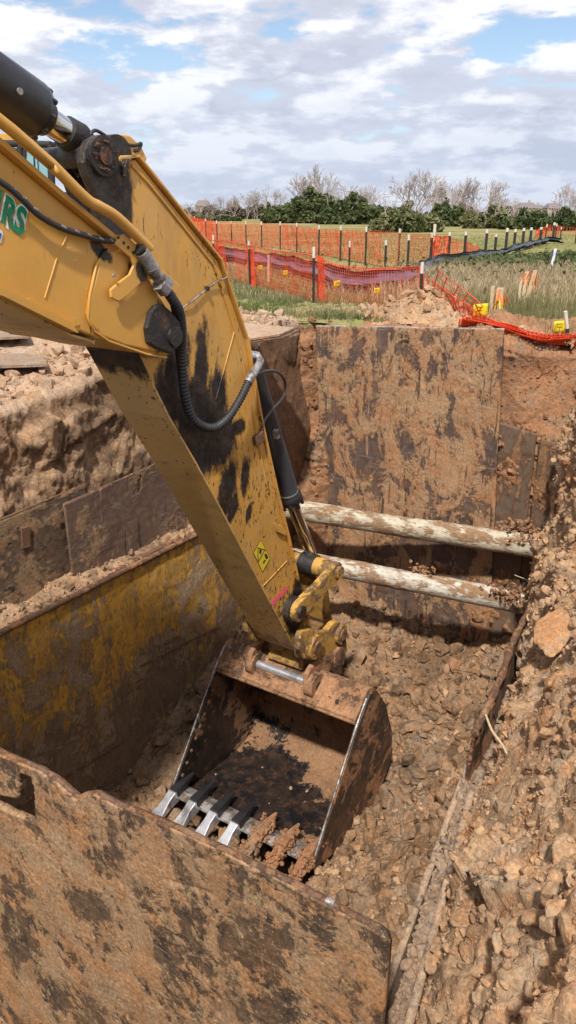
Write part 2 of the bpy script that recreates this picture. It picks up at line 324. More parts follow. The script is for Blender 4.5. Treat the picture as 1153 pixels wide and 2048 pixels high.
M['link_mud'] = mud_steel('link_mud', ((.50, .28, .06), (.62, .36, .09)), ((.30, .19, .11), (.15, .09, .055)), .40, (1, 1, 1), (0, 0, 0), 4.5, thinv=.5, rough=.45)
M['bucket_out'] = mud_steel('bucket_out', ((.02, .016, .014), (.05, .038, .03)), ((.40, .20, .10), (.34, .165, .08)), .42, (1, 1, 1), (0, .3, 0), 2.6, rough=.5, edge=.02)
M['bucket_top'] = mud_steel('bucket_top', ((.05, .035, .028), (.13, .08, .055)), ((.40, .215, .115), (.35, .19, .105)), .66, (1, 1, 1), (0, 0, 0), 4.5, edge=.03)
M['clay'] = soil('clay', tan=(.36, .19, .10), org=(.38, .17, .08), dark=(.17, .09, .05), grey=(.3, .2, .13), o=.5, d=.4)
M['pipe'] = mud_steel('pipe', ((.48, .42, .31), (.60, .54, .41)), ((.26, .17, .105), (.30, .18, .10)), .47, (1.2, .35, 1), (0, 0, 0), 7, second=((.16, .10, .065), .62), rough=.5, bs=.6)
M['pipe_white'] = mud_steel('pipe_white', ((.52, .47, .38), (.66, .62, .54)), ((.30, .19, .12), (.30, .17, .09)), .45, (1.2, .35, 1), (0, 0, 0), 7, second=((.17, .11, .07), .62), rough=.45, bs=.6)
t = NT('worn_steel'); M['worn'] = t.out(t.mix(t.rng(t.noise(7, 5, .6), .52, .68), (.80, .80, .84), (.45, .41, .40)), t.rng(t.noise(9, 5), .3, .7, .2, .42), .75)
t = NT('chrome'); M['chrome'] = t.out(t.mix(t.rng(t.noise(4, 5, .6), .5, .68), (.7, .68, .66), (.4, .3, .2)), .12, 1.0)
t = NT('edge_steel'); M['edge'] = t.out(t.mix(t.rng(t.noise(12, 6, .7), .42, .6), (.48, .46, .44), (.20, .13, .09)), .45, .6, t.bump(t.noise(30, 5), .4, .01))
M['black'] = plain('black_paint', (.022, .021, .024), .32, 0, .3, 8, .15)
M['grease'] = None
t = NT('greasy_black'); M['grease'] = t.out(t.mix(t.rng(t.noise(6, 7, .75), .55, .66), (.022, .018, .017), (.13, .06, .03)), t.rng(t.noise(10, 5), .35, .65, .28, .8), 0, t.bump(t.noise(22, 7, .7), .7, .02))
t = NT('red_clay_cake'); M['cake'] = t.out(t.mix(t.rng(t.noise(16, 6, .7), .38, .55), (.19, .075, .035), (.03, .02, .016)), .8, 0, t.bump(t.noise(30, 7, .7), 1, .02))
M['rubber'] = plain('rubber', (.03, .03, .032), .5, 0, .3, 20, .2)
t = NT('grey_fitting'); M['fitting'] = t.out(t.mix(t.rng(t.noise(14, 6, .7), .45, .6), (.30, .29, .29), (.09, .07, .06)), .5, .2, t.bump(t.noise(40, 5), .4, .006))
M['green'] = plain('green_vinyl', (.0, .21, .09), .4, 0, .05); M['white'] = plain('white_vinyl', (.75, .75, .72), .4, 0, .08); M['blue'] = plain('blue_vinyl', (.04, .12, .45), .4, 0, .05)
M['decal'] = plain('decal_yellow', (.75, .56, .04), .4, 0, .08); M['ink'] = plain('black_ink', (.015, .015, .012), .5, 0, .1); M['pink'] = plain('pink_marking_paint', (.85, .13, .17), .6, 0, .15)
M['glass'] = None
t = NT('cab_glass'); M['glass'] = t.out((.32, .62, .62), .08, 0); t.b.inputs['Transmission Weight'].default_value = .55; t.b.inputs['Alpha'].default_value = .8
M['wood'] = plain('stake_wood', (.52, .40, .25), .85, 0, .25, 30, .3); M['oldwood'] = plain('plywood', (.42, .28, .17), .9, 0, .3, 9, .4)
M['postdark'] = plain('dark_post', (.025, .022, .02), .8, 0, .3); M['posttip'] = plain('pale_post_tip', (.62, .57, .45), .7, 0, .15)
def thinmat(name, col, tr=.35, rough=.5, var=.2, sc=20):
    t = NT(name); c = t.mul(col, t.ramp(t.noise(sc, 3), (.3, (1-var,)*3), (.7, (1+var,)*3)))
    t.out(c, rough); tl = t.n('ShaderNodeBsdfTranslucent'); t.put(tl.inputs[0], c); mx = t.n('ShaderNodeMixShader'); mx.inputs[0].default_value = tr
    t.t.links.new(t.b.outputs[0], mx.inputs[1]); t.t.links.new(tl.outputs[0], mx.inputs[2]); t.t.links.new(mx.outputs[0], t.t.nodes['Material Output'].inputs[0]); return t.m
M['net'] = thinmat('orange_net', (.92, .16, .06), .4, .45, .15); M['flag'] = thinmat('yellow_flag', (.85, .68, .02), .35); M['ribbon'] = thinmat('orange_ribbon', (.95, .26, .03), .35)
M['bluerib'] = thinmat('blue_ribbon', (.08, .15, .6), .3); M['silt'] = plain('silt_fabric', (.03, .03, .036), .42, 0, .3, 15, .3)
M['silt2'] = plain('silt_fabric_pale', (.10, .07, .10), .4, 0, .4, 10, .3)
def leaf(name, a, b, c, tr=.25):
    t = NT(name); g = t.n('ShaderNodeObjectInfo'); n = t.noise(.7, 4, .6); n2 = t.noise(5, 3, .6); col = t.mix(t.rng(n, .4, .62), a, b); col = t.mix(t.rng(n2, .5, .68), col, c)
    t.out(col, .75, spec=.2); tl = t.n('ShaderNodeBsdfTranslucent'); t.put(tl.inputs[0], col); mx = t.n('ShaderNodeMixShader'); mx.inputs[0].default_value = tr
    t.t.links.new(t.b.outputs[0], mx.inputs[1]); t.t.links.new(tl.outputs[0], mx.inputs[2]); t.t.links.new(mx.outputs[0], t.t.nodes['Material Output'].inputs[0]); return t.m
M['ever'] = leaf('evergreen', (.085, .115, .045), (.15, .165, .07), (.05, .07, .03)); M['olive'] = leaf('olive_bush', (.16, .17, .07), (.23, .22, .11), (.09, .11, .05))
M['grass'] = leaf('green_grass', (.13, .17, .055), (.30, .26, .14), (.10, .13, .04)); M['dry'] = leaf('dry_grass', (.44, .34, .21), (.34, .26, .15), (.50, .41, .27)); M['weed'] = leaf('dark_weed', (.07, .105, .035), (.12, .14, .055), (.16, .13, .07))
M['sedge'] = leaf('sedge', (.20, .19, .08), (.27, .22, .11), (.14, .14, .055)); M['twig'] = plain('bare_twig', (.36, .30, .28), .9, 0, .2); M['brush'] = leaf('hazed_brush', (.17, .125, .10), (.12, .105, .07), (.22, .165, .13), .1)  # brush and twig tones lightened and greyed: distance haze put into the colour
M['roof'] = plain('roof_shingle', (.18, .15, .14), .9, 0, .15, 2); M['wallb'] = plain('house_wall', (.42, .33, .27), .9, 0, .1, 2); M['window'] = plain('house_window', (.08, .09, .1), .2)
t = NT('field'); w = t.noise(.11, 5, .6, .5); w2 = t.noise(1.1, 6, .7); w3 = t.noise(9, 5, .7)
c = t.mix(t.rng(w, .42, .6), (.17, .19, .055), (.27, .235, .10)); c = t.mix(t.rng(w2, .5, .68), c, (.36, .28, .16)); c = t.mul(c, t.ramp(w3, (.3, (.6, .6, .6)), (.7, (1.25, 1.25, 1.25))))
far = t.n('ShaderNodeVectorMath', operation='LENGTH'); t.put(far.inputs[0], t.co)
tr = t.noise(.05, 3, .5, .3, t.map((1, .12, 1), (0, 0, .9))); c = t.mix(t.ma('MULTIPLY', t.rng(tr, .6, .64), .8), c, (.47, .33, .21))
M['field'] = t.out(c, .95, 0, t.bump(w3, .6, .05), .1)
# ------------------------------------------------------------------ the pit
def edge_r(u): return 1.35+.187*(u-4.7)-.13*sstep(u, 4.9, 5.6)          # foot of the right bank
def floor_z(u, v):
    z = -5.4+.8*sstep(u, 6.9, 9.7)
    z = z+sstep(v, 4.9, 5.9)*np.interp(u, [4, 5, 6.4, 8.1, 9.7], [.05, .12, .5, .85, .35])
    z = z+.55*sstep(2.9-v, 0, 1.3)*sstep(u, 3.0, 5.0)
    z = z+.22*np.exp(-((u-9.0)**2+(v-4.3)**2)/.5)
    z = z-.45*sstep(u, 5.2, 5.55)*sstep(-u, -7.4, -7.1)*sstep(v, 3.15, 3.35)*sstep(-v, -5.3, -5.1)
    return z
def grid(u0, u1, v0, v1, st):
    return np.meshgrid(np.arange(u0, u1, st), np.arange(v0, v1, st), indexing='ij')
def rough(G, N, a=1.0, big=.10, seed=0, lum=(.34, .16, .075, .038)):
    m = sstep(fbm(G, .9, 3, seed+50), -.25, .3)[..., None]
    d = big*fbm(G, .9, 4, seed)[..., None]
    for k, s in enumerate(lum):
        ms = sstep(fbm(G, .55+.1*k, 2, seed+60+k), -.35, .25)
        W_ = G+.13*s*np.stack([vnoise(G, s*.5, seed+9), vnoise(G, s*.5, seed+8), vnoise(G, s*.5, seed+7)], -1)
        d = d+(a*s*((.50 if s < .15 else .33)*facets(W_, s, seed+10*k)+(.16*lumps(W_, s*.8, seed+10*k+5) if k > 0 else 0))*(.35+.65*m[..., 0])*(.25+.75*ms))[..., None]
    d = d+a*.012*fbm(G, .05, 3, seed+33)[..., None]
    return G+N*d
UP = np.array([0, 0, 1.0])
u, v = grid(2.2, 9.95, .9, 6.25, .019)
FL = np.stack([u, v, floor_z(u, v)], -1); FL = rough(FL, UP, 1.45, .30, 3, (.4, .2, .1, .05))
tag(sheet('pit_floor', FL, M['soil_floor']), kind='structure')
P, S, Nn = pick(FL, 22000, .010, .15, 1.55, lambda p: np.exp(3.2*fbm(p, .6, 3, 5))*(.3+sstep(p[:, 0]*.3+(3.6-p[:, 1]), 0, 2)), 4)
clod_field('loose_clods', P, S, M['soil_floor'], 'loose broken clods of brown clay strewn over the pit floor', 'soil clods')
P, S, Nn = pick(FL, 3800, .014, .085, 1.9, lambda p: np.exp(2.4*fbm(p, .8, 3, 55))*(p[:, 1] < 3.9), 41)
clod_field('dry_clods', P, S, M['soil'], 'paler dry clods scattered over the dark rubble right of the bucket', 'soil clods')
# right bank
uu = np.arange(1.2, 10.2, .018); prof = np.concatenate([np.linspace(0, .17, 26)[:-1], np.linspace(.17, 1, 190)]); tt = np.linspace(0, 1, 190)
U_, T_ = np.meshgrid(uu, prof, indexing='ij')
kk = lerp(.62, .16, sstep(uu, 4.2, 9.4))[:, None]
zed = -3.0-.22*sstep(uu, 4.9, 5.6)[:, None]; zz = np.where(T_ < .17, lerp(-4.6, zed, T_/.17), np.where(T_ < .62, lerp(zed, 0, (T_-.17)/.45), 0)); vv = edge_r(U_)+.06*sstep(U_, 6, 9)+np.where(T_ < .17, (.17-T_)*.35, 0)-np.where(T_ > .17, np.clip((zz+3.0), 0, 3)*kk, 0)-np.where(T_ > .62, (T_-.62)*9, 0)
dip = .10*sstep(U_, 2, 3)*0
RB = np.stack([U_, vv, zz+dip], -1); Nr = np.stack([0*U_, np.where(T_ < .62, .75, 0), np.where(T_ < .62, .66, 1)], -1); Nr /= np.linalg.norm(Nr, axis=-1, keepdims=True)
fade = (sstep(T_, .165, .235))[..., None]
RB2 = rough(RB, Nr, 1.25, .11, 21, (.42, .2, .1, .05)); RB = lerp(RB, RB2, .12+.88*fade)
tag(sheet('right_bank', RB, M['soil']), kind='structure')
sub = RB[:, 20:150]
P, S, Nn = pick(sub, 24000, .007, .085, 1.75, lambda p: np.exp(1.8*fbm(p, .5, 3, 15))*np.where(p[:, 0] < 2, .2, 1), 6)
clod_field('bank_clods', P, S, M['soil'], 'crumbled tan and orange clods covering the right bank of the pit', 'soil clods')
# left bank (soil face above the steel sheets, ground beyond it)
def vl(u): return 6.52-.52*sstep(u, 7.1, 7.7)
def zl(u): return np.interp(u, [3, 5, 8, 10], [-.5, -.46, -.13, -.08])
uu = np.arange(1.0, 9.9, .024); tt = np.concatenate([np.linspace(0, .5, 150)[:-1], .5+.5*np.linspace(0, 1, 150)**1.6])
U_, T_ = np.meshgrid(uu, tt, indexing='ij'); q = np.clip((T_-.5)*2, 0, 1)
LB = np.stack([U_, vl(U_)+q*7.0+.25*sstep(T_, .3, .5)+(1-sstep(T_, 0, .25))*0, np.where(T_ < .5, lerp(-5.0, 0, T_*2)+T_*2*zl(U_), lerp(0, 1, 0)+zl(U_)*(1-sstep(q, .0, .55)))], -1)
Nl = np.stack([0*U_, np.where(T_ < .5, -1.0, -.0), np.where(T_ < .5, .15, 1)], -1); Nl /= np.linalg.norm(Nl, axis=-1, keepdims=True)
cut = sstep(U_, 7.1, 7.8)[..., None]
B1 = rough(LB, Nl, 1.0, .20, 41, (.6, .28, .12, .06)); B2 = rough(LB, Nl, .25, .07, 44, (.3, .1))
low = sstep(LB[..., 2], -1.1, -1.9)[..., None]; low = sstep(-LB[..., 2], 1.3, 2.2)[..., None]
flat = (q > 0)[..., None]; Bf = rough(LB, Nl, .8, .09, 47, (.3, .15, .07))
LBm = np.where(flat, Bf, lerp(lerp(B1, B2, cut), B2, .6*low)); LBm = lerp(LBm, .5*(LBm+np.roll(LBm, 1, 1)), .5)
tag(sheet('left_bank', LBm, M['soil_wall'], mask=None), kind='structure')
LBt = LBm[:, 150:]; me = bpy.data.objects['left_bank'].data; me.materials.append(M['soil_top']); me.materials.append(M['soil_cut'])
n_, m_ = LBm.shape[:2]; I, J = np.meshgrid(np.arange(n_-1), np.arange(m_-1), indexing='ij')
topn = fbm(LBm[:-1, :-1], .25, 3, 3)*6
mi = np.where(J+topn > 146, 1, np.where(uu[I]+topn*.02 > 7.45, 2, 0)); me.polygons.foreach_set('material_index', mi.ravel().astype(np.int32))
P, S, Nn = pick(LBt[:, :80], 4500, .014, .13, 1.7, lambda p: np.exp(2.2*fbm(p, .7, 3, 25))*(sstep(p[:, 1], 9, 7)+.15), 7)
clod_field('lip_clods', P, S, M['soil_top'], 'pale clods scattered on the ground along the left lip of the pit', 'soil clods')
# far end wall
vv_ = np.arange(.6, 6.9, .02); tt = np.concatenate([np.linspace(0, .72, 230)[:-1], np.linspace(.72, 1, 60)])
Vv, T_ = np.meshgrid(vv_, tt, indexing='ij'); q = np.clip((T_-.72)/.28, 0, 1); rt = sstep(3.1-Vv, 0, .8)
zt = -.06-.21*(1-sstep(Vv, 2.6, 3.5)); EW = np.stack([9.92+.0*Vv+q*1.2+.45*rt*sstep(T_, .52, .72)+.30*np.exp(-((Vv-5.95)/.16)**2)*sstep(T_, .35, .5), Vv, np.where(T_ < .72, lerp(-5.1, 0, T_/.72), 0)+zt*(1-q)], -1)
# loose soil sloping out of the corner beside the tall plate
fill = sstep(Vv, 5.45, 5.85)*sstep(-EW[..., 2], .9, 2.9); EW[..., 0] -= fill*.45
Ne = np.stack([np.where(T_ < .72, -1.0, 0), 0*Vv, np.where(T_ < .72, .3, 1.0)], -1); Ne /= np.linalg.norm(Ne, axis=-1, keepdims=True)
EW = rough(EW, Ne, .9, .10, 61, (.3, .14, .065)); o_ = sheet('end_wall', EW, M['clay']); tag(o_, kind='structure')
def turf(o, G, mk=None):                          # grass instead of bare soil on the top left of the far end
    o.data.materials.append(M['field']); c = G[:-1, :-1]; k = (c[..., 1]+.25*fbm(c, .4, 3, 2) > 5.15) & (c[..., 2] > -.16); k = k if mk is None else k[mk]; o.data.polygons.foreach_set('material_index', k.astype(np.int32).ravel())
turf(o_, EW)
P, S, Nn = pick(EW[:, 60:235], 1600, .014, .075, 1.8, lambda p: np.exp(2.*fbm(p, .5, 3, 35))*np.where((p[:, 1] > 5.3) | (p[:, 1] < 3.1), 1, .1), 8)
clod_field('end_wall_clods', P, S, M['clay'], 'small clods clinging to the far end wall of the pit', 'soil clods')
# ground round the pit: one sheet with the pit left open, reaching the horizon
def ground_h(u, v):
    c = PZ(1165, 560)
    return -.02-.22*(1-sstep(v, 2.5, 4.3))*(1-sstep(u, 11.4, 14.0))+.45*np.exp(-(((u-c[0]-2)/4.5)**2+((v-c[1]+2.0)/3.4)**2))+.04*fbm(np.stack([u, v, 0*u], -1), 3.0, 3, 5)*sstep(u, 10.5, 12)
xs = np.unique(np.concatenate([-np.geomspace(1, 600, 26)[::-1]-1.2, np.arange(-1.2, 10.7, .7), [10.62], np.arange(10.8, 30, .4), np.geomspace(30, 900, 46)]))
ys = np.unique(np.concatenate([-np.geomspace(1, 600, 26)[::-1]-3, np.arange(-3, 12.6, .4), np.arange(12.6, 30, .8), np.geomspace(30, 900, 40)]))
X, Y = np.meshgrid(xs, ys, indexing='ij'); GZ = ground_h(X, Y); cx = .5*(X[1:, 1:]+X[:-1, :-1]); cy = .5*(Y[1:, 1:]+Y[:-1, :-1])
hole = (cx > -1.3) & (cx < 10.55) & (cy > -1.0) & (cy < 11.9)
tag(sheet('ground', np.stack([X, Y, GZ-.03], -1), M['field'], mask=~hole), kind='structure')
# torn turf and soil between the end wall and the field
u, v = grid(10.02, 11.9, -.4, 12.5, .028); w_ = fbm(np.stack([u, v, 0*u], -1), .9, 3, 77)*.35
TZ = ground_h(u, v)+.05*(1-sstep(u, 10.9, 11.6))-.05*sstep(u, 11.2, 11.8); pk = np.array([10.34, 4.42, 0])
TZ += .40*np.exp(-(((u-pk[0])/.26)**2+((v-pk[1])/.60)**2))
ef = (sstep(u, 10.02, 10.2)*sstep(-u, -11.9, -11.5)*sstep(v, -.4, .1)*sstep(-v, -12.5, -12)); TZ = TZ-.10*(1-ef); T0 = np.stack([u, v, TZ], -1); TF = lerp(T0, rough(T0, UP, .8, .03, 71, (.22, .1, .05)), (ef*(.25+.75*(1-sstep(u, 11.0, 11.5))))[..., None]); o_ = sheet('spoil_edge', TF, M['soil'], mask=(mt_ := ~((v[:-1, :-1] < 3.35) & (u[:-1, :-1] < 10.62-.5*sstep(v[:-1, :-1], 2.6, 3.35))))); tag(o_, kind='structure'); turf(o_, TF, mt_)
P, S, Nn = pick(TF, 1500, .014, .11, 1.7, lambda p: np.exp(-(((p[:, 0]-pk[0]-.15)/.5)**2+((p[:, 1]-pk[1])/.8)**2))+.5*np.exp(-(((p[:, 0]-10.6)/.3)**2))*(p[:, 1] < 3.4), 9)
clod_field('spoil_clods', P, S, M['soil'], 'clods heaped behind the tall steel plate at the far end', 'soil clods')
# the floor of the working side behind the camera, so that the pit is closed
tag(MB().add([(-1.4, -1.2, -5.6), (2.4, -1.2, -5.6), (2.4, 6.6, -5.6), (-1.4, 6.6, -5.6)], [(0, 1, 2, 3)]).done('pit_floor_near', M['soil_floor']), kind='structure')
tag(MB().box((-1.35, 3, -2.8), (.1, 9, 5.5)).done('near_end_wall', M['soil_wall']), kind='structure')
# ------------------------------------------------------------------ big lumps one can tell apart
def hit(px, py, G):                      # where the sight line to a pixel first meets a surface
    d = _ray(px, py); Q = G.reshape(-1, 3); W_ = Q[:, :1]*U3+Q[:, 1:2]*V3; W_[:, 2] = Q[:, 2]-EYE; d = d/np.linalg.norm(d); s = W_@d; e = np.linalg.norm(W_-s[:, None]*d, axis=1)/s
    c = np.where(e < .006)[0]; return Q[c[np.argmin(s[c])]] if len(c) else Q[np.argmin(e)]
def big(px, py, z, r, m, label, sub=4, seed=0, sq=(1, 1, 1), name='clay_lump', group='large lumps of clay', at=None):
    p = hit(px, py, RB if px > 1090 else FL)+(np.array([-.05, .12, .05])*r if px > 1090 else np.array([0, 0, r*.15])) if at is None else np.array(at, float); vv, f = CL4[seed % 6]; R = rotm(np.random.default_rng(seed+3)) if sq == (1, 1, 1) else np.array(Matrix.Rotation(-.2, 3, 'X') @ Matrix.Rotation(-.4, 3, 'Y'))
    w = (vv*np.array(sq))@R.T*r; w = w*(1+.10*fbm(w+seed, r*.5, 3, seed)[:, None]+.09*fbm(w+seed, r*.22, 3, seed+1)[:, None]); o = link(name, mesh_np(name, w+p, None, f, True), m, base=p); return tag(o, label, 'clay lump', group)
def fz(px, py):
    z = -5.0
    for _ in range(6): p = PZ(px, py, z); z = float(floor_z(p[0], p[1]))+.05
    return z
big(1125, 1258, -1.95, .26, M['soil_red'], 'largest bright orange slab of clay at the right edge, right of the rusty rim', seed=1, sq=(1.25, 1.1, .38))
big(1125, 1690, -1.35, .085, M['soil'], 'long tan angular slab jutting from the bank at the right edge', seed=2, sq=(1.4, 1.2, .6))
for i, (px, py, r, lb) in enumerate([(718, 1300, .15, 'dark rounded lump just right of the yellow bucket link'), (705, 1268, .13, 'flat dark lump above the rounded one beside the yellow link'), (800, 1290, .14, 'cracked tan lump standing below the lower pipe'), (868, 1300, .16, 'tall upright lump against the foot of the tall plate'),
        (770, 1335, .13, 'dark lump right of the bucket hinge'), (905, 1330, .17, 'broad tan lump at the foot of the plate by the pit corner'), (735, 1350, .10, 'small dark lump close to the right hinge of the bucket'), (800, 1430, .09, 'pinkish lump right of the bucket side plate'), (845, 1560, .08, 'pale rounded lump midway down the rubble right of the bucket'), (720, 1700, .08, 'tan lump beside the muddy corner of the bucket'), (880, 1380, .12, 'brown lump in the middle of the rubble right of the bucket')]):
    z = fz(px, py); big(px, py, z+.03, r*.8, M['soil_floor'] if i not in (2, 4, 5) else M['clay'], lb, seed=4+i)
# ------------------------------------------------------------------ steel
def plate_grid(u0, z0, u1, z1, st, fn): pass
def face(A, B, C, D, st):                # bilinear grid over corners A B (bottom), D C (top)
    A, B, C, D = map(lambda p: np.array(p, float), (A, B, C, D)); n = max(3, int(np.linalg.norm(B-A)/st)); m = max(3, int(np.linalg.norm(D-A)/st))
    a, b = np.meshgrid(np.linspace(0, 1, n), np.linspace(0, 1, m), indexing='ij'); a = a[..., None]; b = b[..., None]
    return (A*(1-a)+B*a)*(1-b)+(D*(1-a)+C*a)*b
def muddy(G, N, amp=.02, seed=0, s=.35): 
    f = fbm(G, s, 5, seed); g = fbm(G, s*.22, 4, seed+7)
    return G+np.array(N)*(amp*(sstep(f, -.1, .25)+.5*g)+amp*.6*fbm(G, .05, 3, seed+3)*sstep(f, -.1, .25))[..., None]
# near plate across the pit
tp = [(0, 1510), (40, 1527), (75, 1541), (110, 1563), (140, 1590), (153, 1601), (170, 1592), (190, 1590), (230, 1612), (330, 1652), (450, 1708), (600, 1783), (690, 1832), (738, 1857), (760, 1868), (770, 1878), (775, 1895)]
tpv = [PU(*p, 2.5) for p in tp]; pv = np.array([p[1] for p in tpv])[::-1]; pz = np.array([p[2] for p in tpv])[::-1]
v0 = pv[0]; st = .0135; va = np.concatenate([np.linspace(v0, v0+.12, 16)[:-1], np.arange(v0+.12, 5.6, st)]); tb = np.concatenate([1-np.linspace(0, .22, 60)[::-1]])
topz = np.interp(va, pv, pz); topz += .003*fbm(np.stack([va, 0*va, 0*va], -1), .06, 3, 4)
sb = np.linspace(0, 1, 250)**.8; Vn, Sb = np.meshgrid(va, sb, indexing='ij'); Zn = lerp(-5.5, topz[:, None], Sb)
NP_ = np.stack([2.5+0*Vn, Vn, Zn], -1); base_np = NP_.copy(); NP_ = muddy(NP_, (-1, 0, 0), .005, 5, .3); NP_ = NP_-np.array([.006, 0, 0])*(facets(NP_, .03, 5)*sstep(fbm(NP_, .3, 3, 8), -.0, .25))[..., None]
# a bent bar and a torn weld show through the mud
for (a, b, w, h) in [((330, 1758), (430, 1790), .012, -.012), ((430, 1790), (395, 1880), .016, .010)]:
    A = PU(*a, 2.5)[1:]; B = PU(*b, 2.5)[1:]; d = B-A; L = np.linalg.norm(d); tq = np.clip(((base_np[..., 1:]-A)@d)/L**2, 0, 1); dist = np.linalg.norm(base_np[..., 1:]-(A+tq[..., None]*d), axis=-1)
    NP_[..., 0] -= h*np.exp(-(dist/w)**2)
def inpoly(Y, Z, poly):
    c = np.zeros(Y.shape, bool); n = len(poly)
    for i in range(n):
        (x1, y1), (x2, y2) = poly[i], poly[(i+1) % n]
        k = ((y1 > Z) != (y2 > Z)) & (Y < (x2-x1)*(Z-y1)/(y2-y1+1e-12)+x1); c ^= k
    return c
hp = [tuple(PU(*p, 2.5)[1:]) for p in [(-30, 1585), (38, 1597), (41, 1546), (62, 1552), (70, 1575), (71, 1648), (30, 1630), (-30, 1600)]]
cy_ = .25*(Vn[1:, 1:]+Vn[:-1, :-1]+Vn[1:, :-1]+Vn[:-1, 1:]); cz_ = .25*(Zn[1:, 1:]+Zn[:-1, :-1]+Zn[1:, :-1]+Zn[:-1, 1:])
NP_ = NP_[::-1]; mk = ~inpoly(cy_, cz_, hp)[::-1]; bk = base_np[::-1]
t_ = thing('shoring_plate', (2.5, 3, -5.4), 'mud-caked steel plate across the bottom of the picture with a burnt hole at its left', 'steel plate')
shell('plate', NP_, .055, M['near_plate'], t_, mask=mk, back=bk+np.array([.0, 0, 0]))
e = MB(); path = [np.array([2.528, a, b-.004]) for a, b in zip(va[::3], topz[::3]) if a > v0+.03]; e.tube(path, .021, 6); e.done('cut_edge', M['rust'], t_)
for x in (235, 655):
    p = PU(x, 1617 if x == 235 else 1812, 2.5); MB().tube([p+np.array([.026, -.025, -.002]), p+np.array([.026, .02, .0])], .023, 8).done('worn_spot', M['edge'], t_)
# yellow trench box panel
t_ = thing('trench_box_panel', (5.5, 5.98, -5.3), 'scratched yellow and brown steel side panel of the trench box left of the bucket', 'trench box')
G = face((2.3, 5.98, -5.6), (8.35, 5.98, -5.6), (8.35, 5.98, -2.46), (2.3, 5.98, -2.40), .03); G = muddy(G, (0, -1, 0), .008, 9); shell('panel', G, .05, M['yellow_panel'], t_)
MB().tube([(2.3, 5.965, -2.395), (8.35, 5.965, -2.455)], .035, 8).done('top_rail', M['rust'], t_)
MB().box((5.3, 6.24, -2.47), (6.1, .42, .10)).done('ledge', M['rust'], t_)
for (x, z) in ((4.6, -4.6), (6.6, -3.9)):
    MB().box((x, 5.962, z), (1.6, .012, .02), .12, 'y').done('weld_seam', M['rust'], t_)
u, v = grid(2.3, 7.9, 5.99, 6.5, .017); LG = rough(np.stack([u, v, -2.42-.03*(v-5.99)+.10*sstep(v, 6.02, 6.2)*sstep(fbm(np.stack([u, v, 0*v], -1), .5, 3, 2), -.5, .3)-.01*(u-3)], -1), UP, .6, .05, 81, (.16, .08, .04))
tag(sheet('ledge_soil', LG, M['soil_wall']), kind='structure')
P, S, Nn = pick(LG, 900, .014, .06, 1.9, None, 10); clod_field('ledge_clods', P, S, M['soil_wall'], 'row of loose clods lying on the ledge above the yellow panel', 'soil clods')
# upper sheets
def sheet_thing(name, A, B, C, D, th, mat, label, amp=.01, seed=0, N=(0, -1, 0), st=.03, cat='steel sheet', maskf=None):
    G = muddy(face(A, B, C, D, st), N, amp, seed); mid = (np.array(A)+np.array(B))/2; t_ = thing(name, mid, label, cat, 'steel sheets shoring the pit')
    mk = None
    if maskf is not None:
        c = .25*(G[1:, 1:]+G[:-1, 1:]+G[1:, :-1]+G[:-1, :-1]); mk = maskf(c)
    shell('plate', G, th, mat, t_, mask=mk); return t_
kh = [PV(*p, 6.18) for p in [(276, 951), (282, 951), (284, 975), (280, 984), (270, 990), (269, 983), (276, 976)]]; kp = [(p[0], p[2]) for p in kh]
a = PV(130, 1009, 6.18); b = PV(311, 927, 6.18)
s2 = sheet_thing('shoring_sheet', (a[0], 6.18, -2.6), (7.3, 6.18, -2.6), (7.3, 6.18, b[2]+.02), (a[0], 6.18, a[2]), .03, M['upper_plate'], 'purplish brown steel sheet with a keyhole slot, above the yellow panel', .006, 13, st=.0125, maskf=lambda c: ~inpoly(c[..., 0], c[..., 2], kp))
MB().tube([(a[0], 6.19, a[2]), (7.3, 6.19, b[2]+.02)], .014, 6).done('top_edge', M['rust'], s2)
a = PV(0, 1047, 6.3); b = PV(139, 981, 6.3)
s1 = sheet_thing('shoring_sheet', (2.2, 6.3, -2.6), (b[0]+.25, 6.3, -2.6), (b[0]+.25, 6.3, b[2]), (2.2, 6.3, a[2]-.05), .03, M['upper_plate_b'], 'darker muddy steel sheet at the left edge of the picture, behind the keyhole sheet', .010, 14)
MB().tube([(2.2, 6.31, a[2]-.05), (b[0]+.25, 6.31, b[2])], .014, 6).done('top_edge', M['rust'], s1)
q = PV(52, 1075, 6.28); MB().box((q[0], 6.285, q[2]), (.10, .03, .22), .1, 'y').done('lifting_lug', M['rust'], s1)
# tall plate at the far end
s3 = sheet_thing('road_plate', (9.80, 5.60, -5.0), (9.80, 2.80, -5.0), (9.72, 3.045, .085), (9.72, 5.83, -.075), .035, M['back_plate'], 'tall clay-smeared steel plate standing upright at the far end of the pit', .010, 15, (-1, 0, 0), .0165, 'steel plate')
MB().tube([(9.735, 5.83, -.073), (9.735, 3.045, .087)], .012, 6).done('top_edge', M['edge'], s3)
q = PU(812, 668, 9.68); MB().tube([q+np.array([0, .05, -.06]), q+np.array([-.03, .05, 0]), q+np.array([-.03, -.05, 0]), q+np.array([0, -.05, -.06])], .013, 8).done('lifting_loop', M['rust'], s3)
sheet_thing('shoring_sheet', (9.85, 3.1, -5.0), (9.85, 2.48, -5.0), (9.80, 2.5, -1.22), (9.80, 3.1, -1.12), .03, M['side_sheet'], 'narrow brown sheet just right of the tall plate, behind the pipe ends', .014, 16, (-1, 0, 0), .03)
sheet_thing('shoring_sheet', (9.88, 2.46, -5.0), (9.88, 1.8, -5.0), (9.83, 1.9, -1.42), (9.83, 2.46, -1.3), .03, M['side_sheet'], 'smooth brown sheet nearest the right bank, behind the root', .010, 17, (-1, 0, 0), .03)
